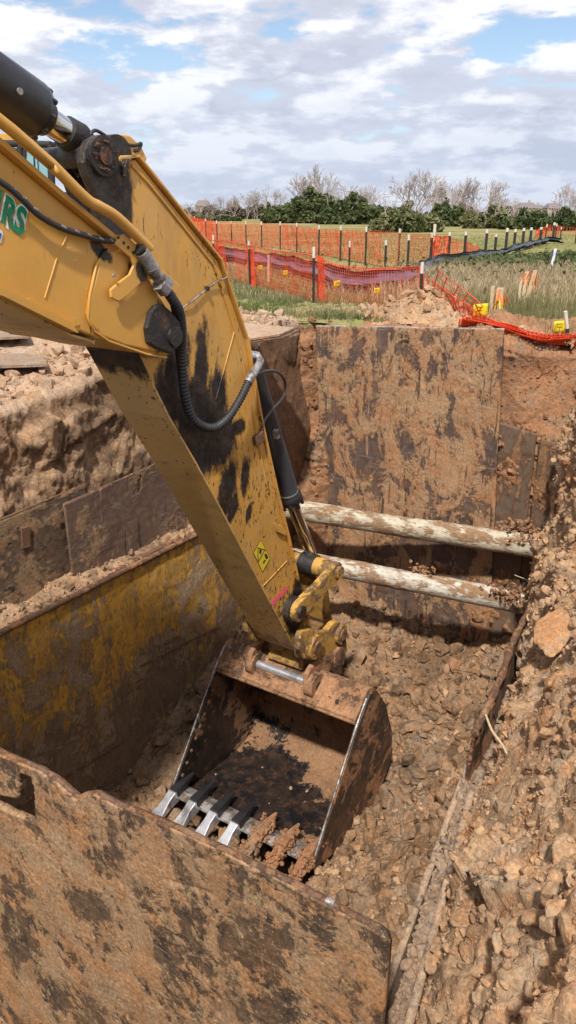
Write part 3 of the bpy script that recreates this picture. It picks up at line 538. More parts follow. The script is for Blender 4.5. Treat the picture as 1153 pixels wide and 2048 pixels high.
# right trench box wall: buried slab, rusty rim, hanging fin
t_ = thing('trench_box_wall', (5.5, 1.6, -4.5), 'half buried right wall of the trench box with a rusty rim and a dark fin', 'trench box')
A = PZ(955, 1478, -3.4); A2 = PZ(770, 2060, -3.4)
MB().ext([(A2[0]-.6, A2[1]-.06, -3.46), (A2[0]-.6, A2[1]-.06, -5.4), (7.2, 1.83, -5.4), (7.2, 1.83, -3.46)], (0, -.34, 0)).done('wall_slab', M['rust'], t_)
rp = [PZ(x, y, -2.86) for x, y in [(1063, 1212), (1046, 1245), (1024, 1290), (1008, 1340), (985, 1395), (962, 1440), (950, 1466)]]
for nm_, va_, vb_, z_, zz_ in [('outer_skin', .012, .047, -2.93, -3.7), ('inner_skin', None, None, -3.40, -5.3)]:
    if va_ is not None: o_ = [(1.6, edge_r(1.6)+.02, z_), (5.0, edge_r(4.95)+.02, z_-.02), (5.0, edge_r(4.95)+.02, zz_), (1.6, edge_r(1.6)+.02, zz_)]
    else: o_ = [(A2[0]-.6, A2[1]-.03, z_), (A[0]+.8, A[1]+.09, z_), (A[0]+.8, A[1]+.09, zz_), (A2[0]-.6, A2[1]-.03, zz_)]
    G_ = face(o_[3], o_[2], o_[1], o_[0], .03); shell(nm_, muddy(G_, (0, 1, 0), .002, 3, .2), .05, M['slab_steel'], t_)
MB().tube(spline(rp, 5), [.036+.008*math.sin(i*1.7) for i in range(31)], 10).done('rim', M['rust'], t_)
f1 = [PV(x, y, rp[-1][1]-.01) for x, y in [(951, 1468), (975, 1430), (992, 1405), (990, 1470), (958, 1560), (938, 1632), (937, 1560)]]
MB().ext(f1, (0, .03, 0)).done('fin', M['bucket_out'], t_, bevel=.004)
f2 = [rp[0]+np.array([0, 0, -.01]), rp[2]+np.array([0, 0, -.01]), rp[4]+np.array([0, 0, -.01]), rp[4]+np.array([0, -.03, -.5]), rp[2]+np.array([0, -.03, -.7]), rp[0]+np.array([0, -.03, -.9])]
MB().ext(f2, (0, .025, 0)).done('web', M['rust'], t_)
# soil on the slab
uu = np.arange(2.0, 7.2, .014); ww = np.linspace(0, 1, 30); U_, W_ = np.meshgrid(uu, ww, indexing='ij'); e0 = np.interp(U_, [A2[0], A[0], 8], [A2[1], A[1], A[1]+.2]); e1 = edge_r(U_)+.02
SLB = rough(np.stack([U_, lerp(e0, e1, W_), -3.44+.10*W_+.0*U_], -1), UP, 1.0, .04, 91, (.12, .06, .03)); tag(sheet('slab_soil', SLB, M['soil_grey']), kind='structure')
P, S, Nn = pick(SLB, 2200, .014, .07, 1.9, lambda p: np.exp(1.5*fbm(p, .5, 3, 45)), 12); clod_field('slab_clods', P, S, M['soil_grey'], 'greyish crumbs and clods lying along the buried trench box wall', 'soil clods')
# ------------------------------------------------------------------ pipes
def pipe(A, B, r, mat, label):
    t_ = thing('pipe', (np.array(A)+np.array(B))/2, label, 'pipe', 'pipes crossing the pit'); A = np.array(A, float); B = np.array(B, float); L = np.linalg.norm(B-A); d = (B-A)/L
    n = int(L/.03); a, th = np.meshgrid(np.linspace(0, 1, n), np.linspace(0, 2*math.pi, 41), indexing='ij'); s = np.cross(d, UP); s /= np.linalg.norm(s); w = np.cross(s, d)
    C_ = A+d*L*a[..., None]; R_ = s*np.cos(th)[..., None]+w*np.sin(th)[..., None]; G = C_+R_*r
    f = sstep(fbm(G*np.array([1, .4, 1]), .25, 4, 8), -.15, .3)*sstep(R_[..., 2], .3, .9); G = G+R_*(f*.02+.010*f*fbm(G, .05, 3, 2))[..., None]
    sheet('casing', G, mat, t_)
    for k in (.12, .5, .93):
        c = A+d*L*k; MB().tube([c-d*.04, c+d*.04], r+.006, 32).done('coupling', mat, t_)
    return t_
pa = PZ(600, 1022, -2.7); pb = PZ(1092, 1098, -2.7); d_ = (pb-pa); pipe(pa-d_*.12, pb+d_*.05, .145, M['pipe'], 'upper cream pipe streaked with brown mud, crossing in front of the tall plate')
pa = PZ(640, 1128, -3.3); pb = PZ(1052, 1208, -3.3); d_ = (pb-pa); pipe(pa-d_*.22, pb+d_*.05, .14, M['pipe_white'], 'lower white pipe with peeling muddy coat, running behind the yellow linkage')
P, S, Nn = [], [], []
# soil heaped where the pipes enter the right bank
for i, (px, py, z, n, sp) in enumerate([(1035, 1060, -2.52, 120, .16), (1080, 1085, -2.6, 160, .2), (1035, 1195, -3.15, 110, .14), (985, 1180, -3.2, 40, .1), (845, 1140, -3.12, 40, .08)]):
    c = PZ(px, py, z); r = np.random.default_rng(i)
    for k in range(n): P.append(c+r.normal(size=3)*np.array([sp*.5, sp, sp*.4])); S.append(r.uniform(.014, .05))
clod_field('pipe_clods', P, S, M['clay'], 'crumbs of clay lying on the pipes and at their right ends', 'soil clods')
# roots and sticks
def root(pts, r, mat, label, name='root', cat='root'):
    o = MB().tube(spline(pts, 6), r if not hasattr(r, '__len__') else list(np.interp(np.linspace(0, 1, (len(pts)-1)*6+1), np.linspace(0, 1, len(r)), r)), 8).done(name, mat, base=pts[0]); return tag(o, label, cat)
root([PU(x, y, 9.0) for x, y in [(1126, 968), (1114, 1000), (1113, 1040), (1115, 1080)]], [.03, .035, .03, .02], M['rust'], 'thick broken root hanging down the right bank beside the pipe end')
root([PU(x, y, 9.0) for x, y in [(1153, 900), (1140, 932), (1120, 975)]], [.035, .03, .02], M['edge'], 'pale root stub at the right edge above the hanging root')
root([PZ(x, y, -2.55) for x, y in [(972, 1430), (985, 1462), (1005, 1490), (1018, 1520), (1014, 1560)]], [.010, .012, .010, .006], M['wood'], 'thin pale root curling over the soil beside the dark fin')
root([PZ(x, y, -4.5) for x, y in [(905, 1338), (950, 1346), (990, 1350)]], [.008, .010, .007], M['rust'], 'thin dark stick lying across the rubble below the plate', 'stick', 'stick')
root([PU(x, y, 9.62) for x, y in [(1030, 1150), (1060, 1165), (1080, 1200)]], [.006, .008, .006], M['wood'], 'fine root fibres at the end of the lower pipe')
# sheet of ply and earth mats beside the lip
t_ = thing('plywood_sheet', (9.6, 7.6, 0), 'muddy brown plywood sheet lying on the ground behind the excavator arm', 'plywood')
c4 = [PZ(x, y, .06) for x, y in [(440, 640), (590, 655), (560, 668), (470, 682)]]
MB().ext(c4, (0, 0, -.025)).done('top_ply', M['soil_top'], t_); MB().ext([p+np.array([.03, -.05, -.035]) for p in c4], (0, 0, -.02)).done('lower_ply', M['rust'], t_)
for i, (x0, y0, x1, y1, lb) in enumerate([(-60, 655, 60, 672, 'farther grey puddle-coloured mat sunk in the soil left of the arm'), (-80, 705, 95, 728, 'nearer grey mat half buried in the soil at the left edge')]):
    z = -.02 if i == 0 else -.16; c4 = [PZ(x, y, z) for x, y in [(x0, y0), (x1*.9, y0+2), (x1, y1), (x0, y1+6)]]
    tag(MB().ext(c4, (0, 0, -.03)).done('ground_mat', M['soil_grey'], base=c4[0]), lb, 'mat', 'mats on the left bank')
# ------------------------------------------------------------------ the excavator (its arm lies in the u-z plane)
VN = 4.05; VF = 4.55                      # near and far faces of the stick
BN = 3.84; BF = 4.76                      # near and far faces of the boom
EX = (-5.0, 4.3, 0.0)
ex = thing('excavator', EX, 'muddy yellow excavator reaching from the left edge down to the bucket in the pit', 'excavator')
def E(px, py, v=VN): p = PV(px, py, v); return p
def El(px, py, rx, ry, a=0, v=VN):       # a stain: centre, half sizes in pixels of the face
    c = PV(px, py, v); s = np.linalg.norm(PV(px, py+10, v)-c)/10; return (c, (rx*s*1.25, ry*s), a)
stk = [El(420, 880, 80, 74, .2), El(340, 790, 42, 125, .45), El(402, 750, 20, 110, .1), El(437, 800, 22, 80, .1), El(385, 830, 60, 80, .3), El(455, 975, 24, 62, .35), El(490, 950, 11, 45, .1), El(400, 845, 60, 55, .5), El(592, 1215, 26, 60, .2), El(475, 855, 25, 20), El(252, 400, 17, 100, .03), El(300, 700, 30, 18, .3), El(256, 300, 20, 10, .3),
       El(497, 1028, 8, 22, .3), El(466, 1015, 12, 30, .4)]
M['stick_paint'] = paint('stick_paint', grease=stk, base=EX, flecks=1.05, low=(-3.2, .8), dust=.55, rustlow=-3.0)
M['under_paint'] = paint('under_paint', (.58, .36, .12), grease=[El(215, 725, 45, 48, .3, 4.3), El(262, 760, 22, 30, .3, 4.1)], base=EX, flecks=.85, dust=1.0, rustlow=-2.7)
M['boom_paint'] = paint('boom_paint', grease=[El(330, 655, 34, 48, .2, BN), El(200, 500, 26, 15, .7, BN), El(265, 545, 12, 30, -.6, BN)], base=EX, flecks=.22, dust=.22)
M['link_paint'] = paint('link_paint', flecks=.7, dust=.95, grease=[El(640, 1330, 20, 16), El(590, 1225, 18, 30), El(690, 1310, 16, 22), El(610, 1135, 14, 14)], base=EX)
M['yellow'] = paint('plain_yellow', flecks=.2, dust=.3)
# -- stick
near_edge = [(279, 715), (338, 834), (385, 914), (427, 990), (520, 1167), (594, 1303)]
sp_ = [E(*p) for p in [(240, 660), (279, 715), (338, 834), (427, 990), (520, 1167), (594, 1303), (606, 1307), (620, 1285), (616, 1240), (599, 1188), (574, 1075), (549, 975), (520, 845), (490, 680), (437, 523), (272, 318), (252, 322), (246, 345), (246, 470), (225, 560)]]
yn = [np.array([p[0], VN, p[2]]) for p in sp_]
stick = MB().ext(yn, (0, VF-VN, 0)).done('stick', M['stick_paint'], ex, bevel=.012)
# underside wear plate
us = [E(*p) for p in [(262, 685), (279, 715), (338, 834), (385, 914), (427, 990), (520, 1167), (590, 1297)]]
n2 = np.array([-.86, 0, -.5])
mb = MB()
for a, b in zip(us[:-1], us[1:]):
    mb.ext([a+n2*.002+np.array([0, -.018, 0]), b+n2*.002+np.array([0, -.018, 0]), b+n2*.002+np.array([0, .518, 0]), a+n2*.002+np.array([0, .518, 0])], n2*.016)
mb.done('belly_plate', M['under_paint'], stick)
# rear flange and top cover
def strip(name, pts, w0, w1, th, mat, par, inward):
    mb = MB(); P = [np.array([p[0], w0, p[2]]) for p in pts]; N_l = []
    for i in range(len(P)):
        d = P[min(i+1, len(P)-1)]-P[max(i-1, 0)]; n = np.array([d[2], 0, -d[0]]); n /= np.linalg.norm(n); N_l.append(n*inward)
    off = np.array([0, w1-w0, 0]); q = [[p, p+off, p+off+n*th, p+n*th] for p, n in zip(P, N_l)]; vs = [x for k in q for x in k]; m = len(P)
    fs = [(4*i+a, 4*i+(a+1) % 4, 4*i+4+(a+1) % 4, 4*i+4+a) for i in range(m-1) for a in range(4)]+[(0, 1, 2, 3), (4*m-1, 4*m-2, 4*m-3, 4*m-4)]
    mb.add(vs, fs); return mb.done(name, mat, par, bevel=.006)
rear = [E(*p) for p in [(248, 352), (247, 336), (252, 324), (260, 317), (272, 316), (300, 350), (437, 521), (462, 595), (490, 678), (520, 845), (549, 975), (574, 1075), (600, 1190), (612, 1235)]]
strip('rear_flange', rear, VN-.035, VF+.035, .022, M['stick_paint'], stick, -1)
# raised edge strip inside the flange (the fold of the big side plate)
mb = MB(); ins = [E(*p) for p in [(262, 330), (296, 366), (426, 528), (450, 600), (478, 690), (536, 985)]]
mb.tube([p+np.array([0, -.004, 0]) for p in ins], .012, 5); mb.done('weld_seam', M['stick_paint'], stick)
mb = MB(); 
for a_, b_ in (((432, 800), (470, 660)), ((527, 1172), (574, 1122))): MB().tube([E(*a_), E(*b_)], .007, 5).done('weld_seam', M['stick_paint'], stick)
# head of the stick behind the fork
mb = MB(); hd = [E(x, y, 4.3) for x, y in [(205, 282), (222, 270), (240, 272), (262, 292), (275, 318), (262, 350), (215, 330)]]; mb.ext([np.array([p[0], 4.2, p[2]]) for p in hd], (0, .3, 0)); mb.done('head_plate', M['yellow'], stick, bevel=.01)
# black fork plates with bosses
def boss(name, c, r, w, mat, par, n=28, bev=.01): return MB().tube([c, c+np.array([0, w, 0])], r, n).done(name, mat, par, bevel=bev)
fk = [(171, 300), (180, 280), (198, 270), (220, 276), (236, 295), (241, 325), (250, 352), (250, 470), (246, 520), (232, 500), (213, 478), (208, 440), (196, 395), (176, 352), (168, 325)]
fork = MB().ext([np.array([p[0], VN-.0, p[2]]) for p in [E(*k) for k in fk]], (0, .075, 0)).done('fork_plate', M['grease'], stick, bevel=.014)
fp = [E(*k) for k in fk]
MB().ext([np.array([p[0], VF-.075, p[2]]) for p in [E(x, y, VF) for x, y in [(108, 302), (112, 285), (135, 264), (165, 262), (185, 300), (192, 400), (205, 470), (182, 482), (150, 432), (125, 368)]]], (0, .075, 0)).done('fork_plate', M['grease'], stick, bevel=.014)
c = E(203, 312); boss('pin_boss', c+[0, -.035, 0], .125, .04, M['grease'], stick); boss('pin_cap', c+[0, -.05, 0], .055, .03, M['cake'], stick)
mb = MB(); 
for k in range(16):
    a = .4+k*.33+random.uniform(-.2, .2); q = c+np.array([math.cos(a)*.088, -.04, math.sin(a)*.088]); vv, f = CL2[k % 8]; mb.add(vv*np.array([.028, .012, .026])*random.uniform(.3, 1.4)+q, [tuple(t) for t in f])
mb.done('clay_cake', M['cake'], stick)['kind'] = 'stuff'
MB().tube([E(203, 312, VN), E(203, 312, VN)+np.array([0, .5, 0])], .07, 20).done('pin', M['grease'], stick)
wb = [E(*p) for p in [(226, 345), (246, 380), (246, 520), (232, 505), (214, 480), (205, 420)]]
MB().ext([np.array([p[0]+.10, VN+.06, p[2]]) for p in wb], (0, .38, 0)).done('web_plate', M['grease'], stick)
# -- boom
bt = [(-330, 45), (0, 300), (110, 393), (222, 484), (262, 497), (286, 528), (312, 580), (345, 632), (352, 665), (349, 695), (332, 713), (300, 709), (240, 695), (150, 659), (0, 583), (-320, 470)]
bp = [E(*p, BN) for p in bt]; bq = [np.array([p[0], BN, p[2]]) for p in bp]
boom = MB().ext(bq, (0, BF-BN, 0)).done('boom', M['boom_paint'], ex, bevel=.015)
strip('top_flange', [E(*p, BN) for p in [(-330, 45), (0, 300), (110, 393), (219, 481)]], BN-.06, BF+.06, .035, M['boom_paint'], boom, -1)
strip('bottom_flange', [E(*p, BN) for p in [(-320, 470), (0, 576), (75, 614), (150, 652), (149, 656)]], BN-.05, BF+.05, .045, M['boom_paint'], boom, 1)
# darker underside
ub = [E(*p, BN) for p in [(-320, 482), (0, 590), (150, 668), (196, 682)]]
strip('belly_plate', ub, BN+.03, BF-.03, .02, M['under_paint'], boom, 1)
# cast end plate of the boom, raised
cp = [(196, 520), (208, 506), (240, 500), (262, 505), (284, 535), (312, 590), (342, 640), (349, 668), (345, 692), (330, 705), (300, 702), (245, 690), (200, 672), (180, 650), (172, 628), (175, 600)]
MB().ext([np.array([p[0], BN-.022, p[2]]) for p in [E(*k, BN) for k in cp]], (0, .03, 0)).done('end_casting', M['boom_paint'], boom, bevel=.012)
lp = [(211, 498), (190, 530), (177, 590), (173, 635), (186, 662), (215, 682), (290, 708), (330, 715)]
MB().tube([E(*p, BN)+np.array([0, -.012, 0]) for p in spline([(x, y, 0) for x, y in lp], 1)] if False else [E(x, y, BN)+np.array([0, -.014, 0]) for x, y in lp], .010, 8).done('cast_rib', M['boom_paint'], boom)
mb = MB(); mb.tube([E(138, 463, BN), E(113, 520, BN), E(90, 596, BN)], .006, 6); mb.done('weld_seam', M['boom_paint'], boom)
# pin cap at the elbow
kc = [(301, 610), (314, 607), (330, 620), (349, 643), (354, 668), (347, 692), (330, 706), (303, 696), (286, 685), (282, 655), (290, 624)]
cap = MB().ext([np.array([p[0], BN-.06, p[2]]) for p in [E(*k, BN) for k in kc]], (0, .05, 0)).done('elbow_cap', M['grease'], boom, bevel=.014)
c = E(336, 671, BN); MB().tube([c+[0, -.085, 0], c+[0, -.04, 0]], .072, 24).done('pin_head', M['grease'], cap, bevel=.006)
MB().tube([c+[0, .0, 0], c+[0, .85, 0]], .06, 24).done('elbow_pin', M['grease'], boom)
# hose bracket: holed bar and hooked arm
br = [(222, 472), (234, 468), (266, 497), (300, 530), (345, 570), (338, 588), (320, 578), (296, 556), (270, 562), (240, 590), (222, 602), (207, 594), (206, 578), (222, 564), (244, 548), (252, 530), (246, 515), (214, 488)]
bkt = MB().ext([np.array([p[0], BN-.075, p[2]]) for p in [E(*k, BN) for k in br]], (0, .022, 0)).done('hose_bracket', M['boom_paint'], boom, bevel=.006)
mb = MB()
for x, y in [(237, 475), (248, 486), (257, 495), (267, 505)]: c = E(x, y, BN-.076); MB().tube([c+[0, -.002, 0], c], .011, 12).done('bolt_hole', M['ink'], bkt)
mb = MB()
for x, y in [(287, 527), (296, 539), (303, 549), (227, 551)]: c = E(x, y, BN-.076); MB().tube([c+[0, -.014, 0], c], .012, 8).done('bolt', M['fitting'], bkt)
MB().tube([E(232, 590, BN)+[0, -.07, 0], E(232, 590, BN)], .03, 12).done('spacer', M['boom_paint'], bkt); MB().tube([E(330, 580, BN)+[0, -.07, 0], E(330, 580, BN)], .02, 12).done('spacer', M['boom_paint'], bkt)
# lettering on the boom
def lettering(txt, O, Xv, Yv, off, mat, name, par, bold=0.0, shear=0):
    cu = bpy.data.curves.new('t', 'FONT'); cu.body = txt; cu.offset = bold; cu.resolution_u = 6; o = bpy.data.objects.new('t', cu); COL.objects.link(o); dg = bpy.context.evaluated_depsgraph_get(); dg.update()
    me = bpy.data.meshes.new_from_object(o.evaluated_get(dg)); bpy.data.objects.remove(o)
    v = np.array([p.co[:] for p in me.vertices]); h = .73; W = np.array(O)+v[:, :1]*np.array(Xv)+v[:, 1:2]/h*np.array(Yv)+np.array([0, off, 0])
    me.vertices.foreach_set('co', W.ravel()); me.update(); return link(name, me, mat, par)
def flat(p, v): return np.array([p[0], v, p[2]])
O = flat(E(0, 440, BN), BN); Xv = (flat(E(56, 479, BN), BN)-O)/1.32; Yv = flat(E(10, 387, BN), BN)-O
lettering('RS', O, Xv, Yv, -.003, M['white'], 'letter_outline', boom, .095); lettering('RS', O, Xv, Yv, -.0065, M['green'], 'lettering', boom, .038)
mb = MB(); mb.ext([flat(E(x, y, BN), BN-.006) for x, y in [(-12, 430), (-3, 437), (4, 382), (-5, 376)]], (0, .002, 0)); mb.done('lettering', M['green'], boom)
mb = MB(); mb.ext([flat(E(x, y, BN), BN-.004) for x, y in [(-12, 482), (2, 486), (6, 470), (4, 462), (-12, 452)]], (0, .002, 0)); mb.done('letter_outline', M['white'], boom)
mb = MB(); mb.ext([flat(E(x, y, BN), BN-.007) for x, y in [(-12, 476), (-1, 480), (3, 468), (-12, 458)]], (0, .002, 0)); mb.done('lettering', M['blue'], boom)
# boom extension out of the picture, and the machine behind it
b0 = bq[0]; b1 = bq[-1]
MB().ext([b0, np.array([-1.6, BN, 3.4]), np.array([-4.2, BN, 2.6]), np.array([-5.2, BN, 1.6]), np.array([-4.8, BN, 1.2]), np.array([-1.7, BN, 2.3]), b1], (0, BF-BN, 0)).done('boom_root', M['boom_paint'], ex, bevel=.015)
MB().box((-6.3, 4.3, 1.1), (3.4, 2.9, .5)).done('deck', M['yellow'], ex, bevel=.05); MB().box((-7.4, 4.3, 1.9), (1.6, 2.9, 1.2)).done('counterweight', M['yellow'], ex, bevel=.12)
cb_ = MB().box((-5.6, 5.3, 2.2), (1.7, 1.0, 1.7)).done('cab', M['yellow'], ex, bevel=.08); MB().box((-4.74, 5.3, 2.35), (.02, .8, 1.2)).done('window', M['glass'], cb_)
for s in (3.1, 5.5):
    MB().ext([(-8.3, s-.3, .5), (-8.0, s-.3, .85), (-4.2, s-.3, .85), (-3.9, s-.3, .5), (-4.2, s-.3, .05), (-8.0, s-.3, .05)], (0, .6, 0)).done('track', M['rubber'], ex, bevel=.05)
# -- stick cylinder (top left)
ax0 = E(203, 312, 4.3); a1 = E(20, 190, 4.3); d = (ax0-a1)/np.linalg.norm(ax0-a1); L = lambda s: ax0-d*s
cyl = MB().tube([L(4.5), L(1.14), L(1.12)], [.15, .15, .15], 36).tube([L(1.14), L(1.11), L(1.06), L(1.03), L(.62), L(.58), L(.555)], [.155, .172, .172, .178, .178, .165, .12], 36).done('stick_cylinder', M['black'], ex)
MB().tube([L(.585), L(.50)], [.115, .11], 30).done('gland', M['black'], cyl, bevel=.006); MB().tube([L(.52), L(.30)], .088, 30).done('rod', M['chrome'], cyl)
MB().tube([L(.34), L(.22), L(.14)], [.105, .115, .09], 24).tube([ax0+[0, -.17, 0], ax0+[0, .17, 0]], .13, 28).done('rod_eye', M['grease'], cyl, bevel=.008)
mb = MB(); s_ = np.cross(d, [0, 1, 0])
for k in range(10): a = k*.628+.2; q = L(.60)+(np.array([0, 1, 0])*math.cos(a)+s_*math.sin(a))*.155; MB().tube([q-d*.01, q+d*.045], .018, 6).done('gland_bolt', M['black'], cyl)
q = L(.86)+np.array([0, -.176, -.03]); MB().tube([q, q+[0, -.012, 0]], .02, 12).done('port_ring', M['fitting'], cyl)
# thin black hose over the head
MB().tube(spline([E(x, y, 4.2) for x, y in [(180, 272), (186, 263), (196, 262), (222, 278), (250, 288), (270, 291), (283, 287), (277, 300), (268, 302)]], 5), .012, 8).done('grease_line', M['rubber'], ex)
# -- yellow hydraulic pipe along the boom
hp_ = [(-120, 170), (0, 262), (80, 330), (150, 398), (178, 414), (215, 437), (278, 497)]
pp = [E(x, y, BN)+np.array([0, -.10, 0]) for x, y in hp_]
tube_ = MB().tube(pp[:3]+spline(pp[2:], 6), .034, 14).done('hydraulic_pipe', M['boom_paint'], ex)
hv = BN-.10
MB().tube([E(277, 496, hv), E(281, 499, hv)], .040, 16).done('clamp', M['ink'], tube_)
MB().tube([E(284, 503, hv), E(289, 511, hv)], .05, 16).tube([E(289, 511, hv), E(303, 534, hv)], .046, 16).tube([E(303, 534, hv), E(306, 539, hv)], .050, 16).tube([E(306, 539, hv), E(322, 562, hv)], .042, 16).done('hose_joint', M['fitting'], tube_, bevel=.004)
MB().tube([E(318, 566, hv), E(332, 580, hv)], [.058, .058], 6).tube([E(325, 560, hv), E(336, 571, hv)], .05, 10).done('hose_joint', M['fitting'], tube_, bevel=.006)
def corrug(pts, r, pitch=.03):
    P = [Vector(p) for p in pts]; out = []; R = []; acc = 0
    for a, b in zip(P[:-1], P[1:]):
        n = max(2, int((b-a).length/(pitch/5)))
        for k in range(n): out.append(a.lerp(b, k/n)); R.append(r*(1+.15*math.sin(acc/pitch*2*math.pi))); acc += (b-a).length/n
    return out, R
hs = spline([E(332, 578, hv), E(345, 598, 3.75), E(358, 620, 3.78), E(364, 655, 3.84), E(364, 700, 3.92), E(366, 745, 3.95), E(370, 785, 3.96), E(382, 828, 3.96), E(402, 850, 3.95), E(430, 855, 3.94), E(457, 835, 3.93), E(480, 800, 3.92), E(497, 765, 3.93)], 10)
a, b = corrug(hs, .034); MB().tube(a, b, 14).done('corrugated_hose', M['rubber'], ex)
hb = spline([E(345, 600, 3.82), E(352, 640, 3.86), E(356, 700, 3.98), E(362, 750, 3.99), E(368, 800, 3.99), E(378, 830, 3.98), E(386, 846, 3.97)], 8); MB().tube(hb, .024, 10).done('hose', M['rubber'], ex)
el = spline([E(497, 765, 3.93), E(505, 750, 3.93), E(515, 735, 3.94), E(521, 722, 3.97), E(514, 713, 4.02), E(500, 712, 4.06)], 5); MB().tube(el, [.040]*8+[.036]*(len(el)-8), 14).done('hose_elbow', M['fitting'], ex)
MB().tube([E(493, 712, 4.10), E(516, 716, 4.05)], .06, 6).done('hose_elbow', M['fitting'], ex, bevel=.008)
# lifting eye on the rear edge
le = MB(); 
q = [E(x, y, 4.12) for x, y in [(478, 690), (480, 674), (487, 668), (494, 676), (497, 700), (490, 712)]]; le.ext([flat(p, 4.08) for p in q], (0, .05, 0)); le.done('lifting_eye', M['stick_paint'], stick, bevel=.006)
# thin black hose with tape along the boom, and the loop by the cylinder
MB().tube(spline([E(x, y, BN)+np.array([0, -.05, 0]) for x, y in [(-60, 335), (0, 371), (32, 398), (66, 430), (110, 455), (150, 468), (185, 478), (218, 483)]], 6), .019, 8).done('hose', M['rubber'], ex)
mb = MB()
for k in range(9): t_0 = spline([E(x, y, BN)+np.array([0, -.05, 0]) for x, y in [(0, 371), (32, 398), (66, 430), (110, 455), (150, 468), (185, 478), (215, 482)]], 6)[k*4+2]; mb.tube([t_0+Vector((0, -.012, .010)), t_0+Vector((.03, -.012, -.004))], .009, 6)
o_ = mb.done('hose_print', M['fitting'], ex); o_['kind'] = 'stuff'
lpz = [(515, 748, 4.0), (535, 742, 4.05), (557, 745, 4.1), (571, 765, 4.15), (566, 795, 4.15), (545, 820, 4.1), (530, 840, 4.05), (524, 862, 4.02)]
MB().tube(spline([E(*p) for p in lpz], 6), .014, 8).done('hose', M['rubber'], ex)
MB().tube([E(362, 618, VN-.012), E(385, 602, VN-.02), E(418, 575, VN-.012), E(432, 564, VN-.02), E(455, 555, VN-.03)], .007, 6).done('tie_wire', M['fitting'], ex)
q = E(415, 577, VN-.02); MB().box(q, (.03, .03, .03), .4, 'y').done('wire_clip', M['ink'], ex)
# -- bucket cylinder behind the stick
c0 = E(488, 690, 4.3); c1 = E(583, 1003, 4.3); c2 = E(632, 1130, 4.3); d = (c1-c0)/np.linalg.norm(c1-c0)
bc = MB().tube([c0+d*.15, c1-d*.12, c1-d*.11, c1-d*.02, c1], [.115, .115, .135, .135, .10], 30).done('bucket_cylinder', M['black'], ex)
mb = MB()
for k in range(9): a = k*.698; s1_ = np.cross(d, [0, 1, 0]); q = c1-d*.02+(np.array([0, 1, 0])*math.cos(a)+s1_*math.sin(a))*.125; MB().tube([q-d*.03, q+d*.05], .022, 6).done('gland_bolt', M['grease'], bc)
MB().tube([c1-d*.17, c1-d*.15], .119, 30).done('band', M['fitting'], bc)
MB().tube([c1, c2+(c2-c1)*.02], .07, 26).done('rod', M['chrome'], bc)
s1_ = np.cross(d, [0, 1, 0])
MB().tube([c0+d*.25+s1_*.13*-1, c1-d*.35-s1_*.13], .024, 8).done('oil_line', M['black'], bc)
MB().box(E(553, 868, 4.16), (.05, .05, .09), -.3, 'y').done('line_clamp', M['fitting'], bc)
MB().box(E(517, 877, VN-.02), (.13, .06, .10), -.25, 'y').done('stop_block', M['rust'], ex, bevel=.008)
MB().ext([E(x, y, VN-.03) for x, y in [(551, 1048), (566, 1052), (573, 1062), (572, 1072), (556, 1064)]], (0, .08, 0)).done('guide_lug', M['stick_paint'], stick, bevel=.006)
# -- linkage
def bar(name, A, B, ra, rb, v0, w, mat, par, waist=1.0):
    A = flat(A, v0); B = flat(B, v0); d = (B-A)/np.linalg.norm(B-A); n = np.array([-d[2], 0, d[0]]); o = []
    for k in range(9): t = math.pi/2+math.pi*k/8; o.append(A+(d*math.cos(t)+n*math.sin(t))*ra)
    o.append((A+B)/2-n*(ra+rb)/2*waist)
    for k in range(9): t = -math.pi/2+math.pi*k/8; o.append(B+(d*math.cos(t)+n*math.sin(t))*rb)
    o.append((A+B)/2+n*(ra+rb)/2*waist)
    return MB().ext(o, (0, w, 0)).done(name, mat, par, bevel=.012)
jA = E(598, 1222, 3.93); jB = E(672, 1143, 3.93)
lk = bar('idler_link', jA, jB, .125, .12, 3.90, .09, M['link_mud'], ex, .78); bar('idler_link', jA, jB, .125, .12, 4.62, .09, M['link_mud'], ex, .78)
boss('pin_boss', flat(jB, 3.855), .075, .05, M['link_mud'], lk); boss('pin_boss', flat(jA, 3.87), .07, .04, M['grease'], lk); boss('pin_boss', flat(jA, 3.97), .15, .09, M['grease'], lk)
tb = MB().tube([flat(jB, 3.94), flat(jB, 4.66)], .115, 28).done('cross_tube', M['link_mud'], ex, bevel=.01); MB().tube([flat(jB, 4.20), flat(jB, 4.40)], .135, 28).done('rod_eye', M['grease'], tb, bevel=.01)
MB().tube([flat(jB, 4.52), flat(jB, 4.545)], .12, 28).done('ring', M['ink'], tb)
jC = E(680, 1263, 3.98); jD = E(627, 1292, 3.93)
MB().ext([flat(p, 4.1) for p in (jB+np.array([-.07, 0, 0]), jB+np.array([.05, 0, 0]), jC+np.array([.05, 0, 0]), jC+np.array([-.09, 0, 0]))], (0, .06, 0)).ext([flat(p, 4.44) for p in (jB+np.array([-.07, 0, 0]), jB+np.array([.05, 0, 0]), jC+np.array([.05, 0, 0]), jC+np.array([-.09, 0, 0]))], (0, .06, 0)).ext([flat(p, 4.15) for p in (jB+np.array([.0, 0, -.15]), jB+np.array([.02, 0, -.15]), jC+np.array([.0, 0, .1]), jC+np.array([-.02, 0, .1]))], (0, .3, 0)).done('tipping_link', M['link_mud'], ex, bevel=.01)
cpz = [(606, 1262), (622, 1258), (636, 1264), (655, 1262), (668, 1246), (676, 1242), (688, 1250), (693, 1275), (696, 1300), (690, 1318), (665, 1322), (630, 1322), (610, 1318), (600, 1300), (600, 1278)]
cpv = [flat(E(*p, 3.9), 3.9) for p in cpz]
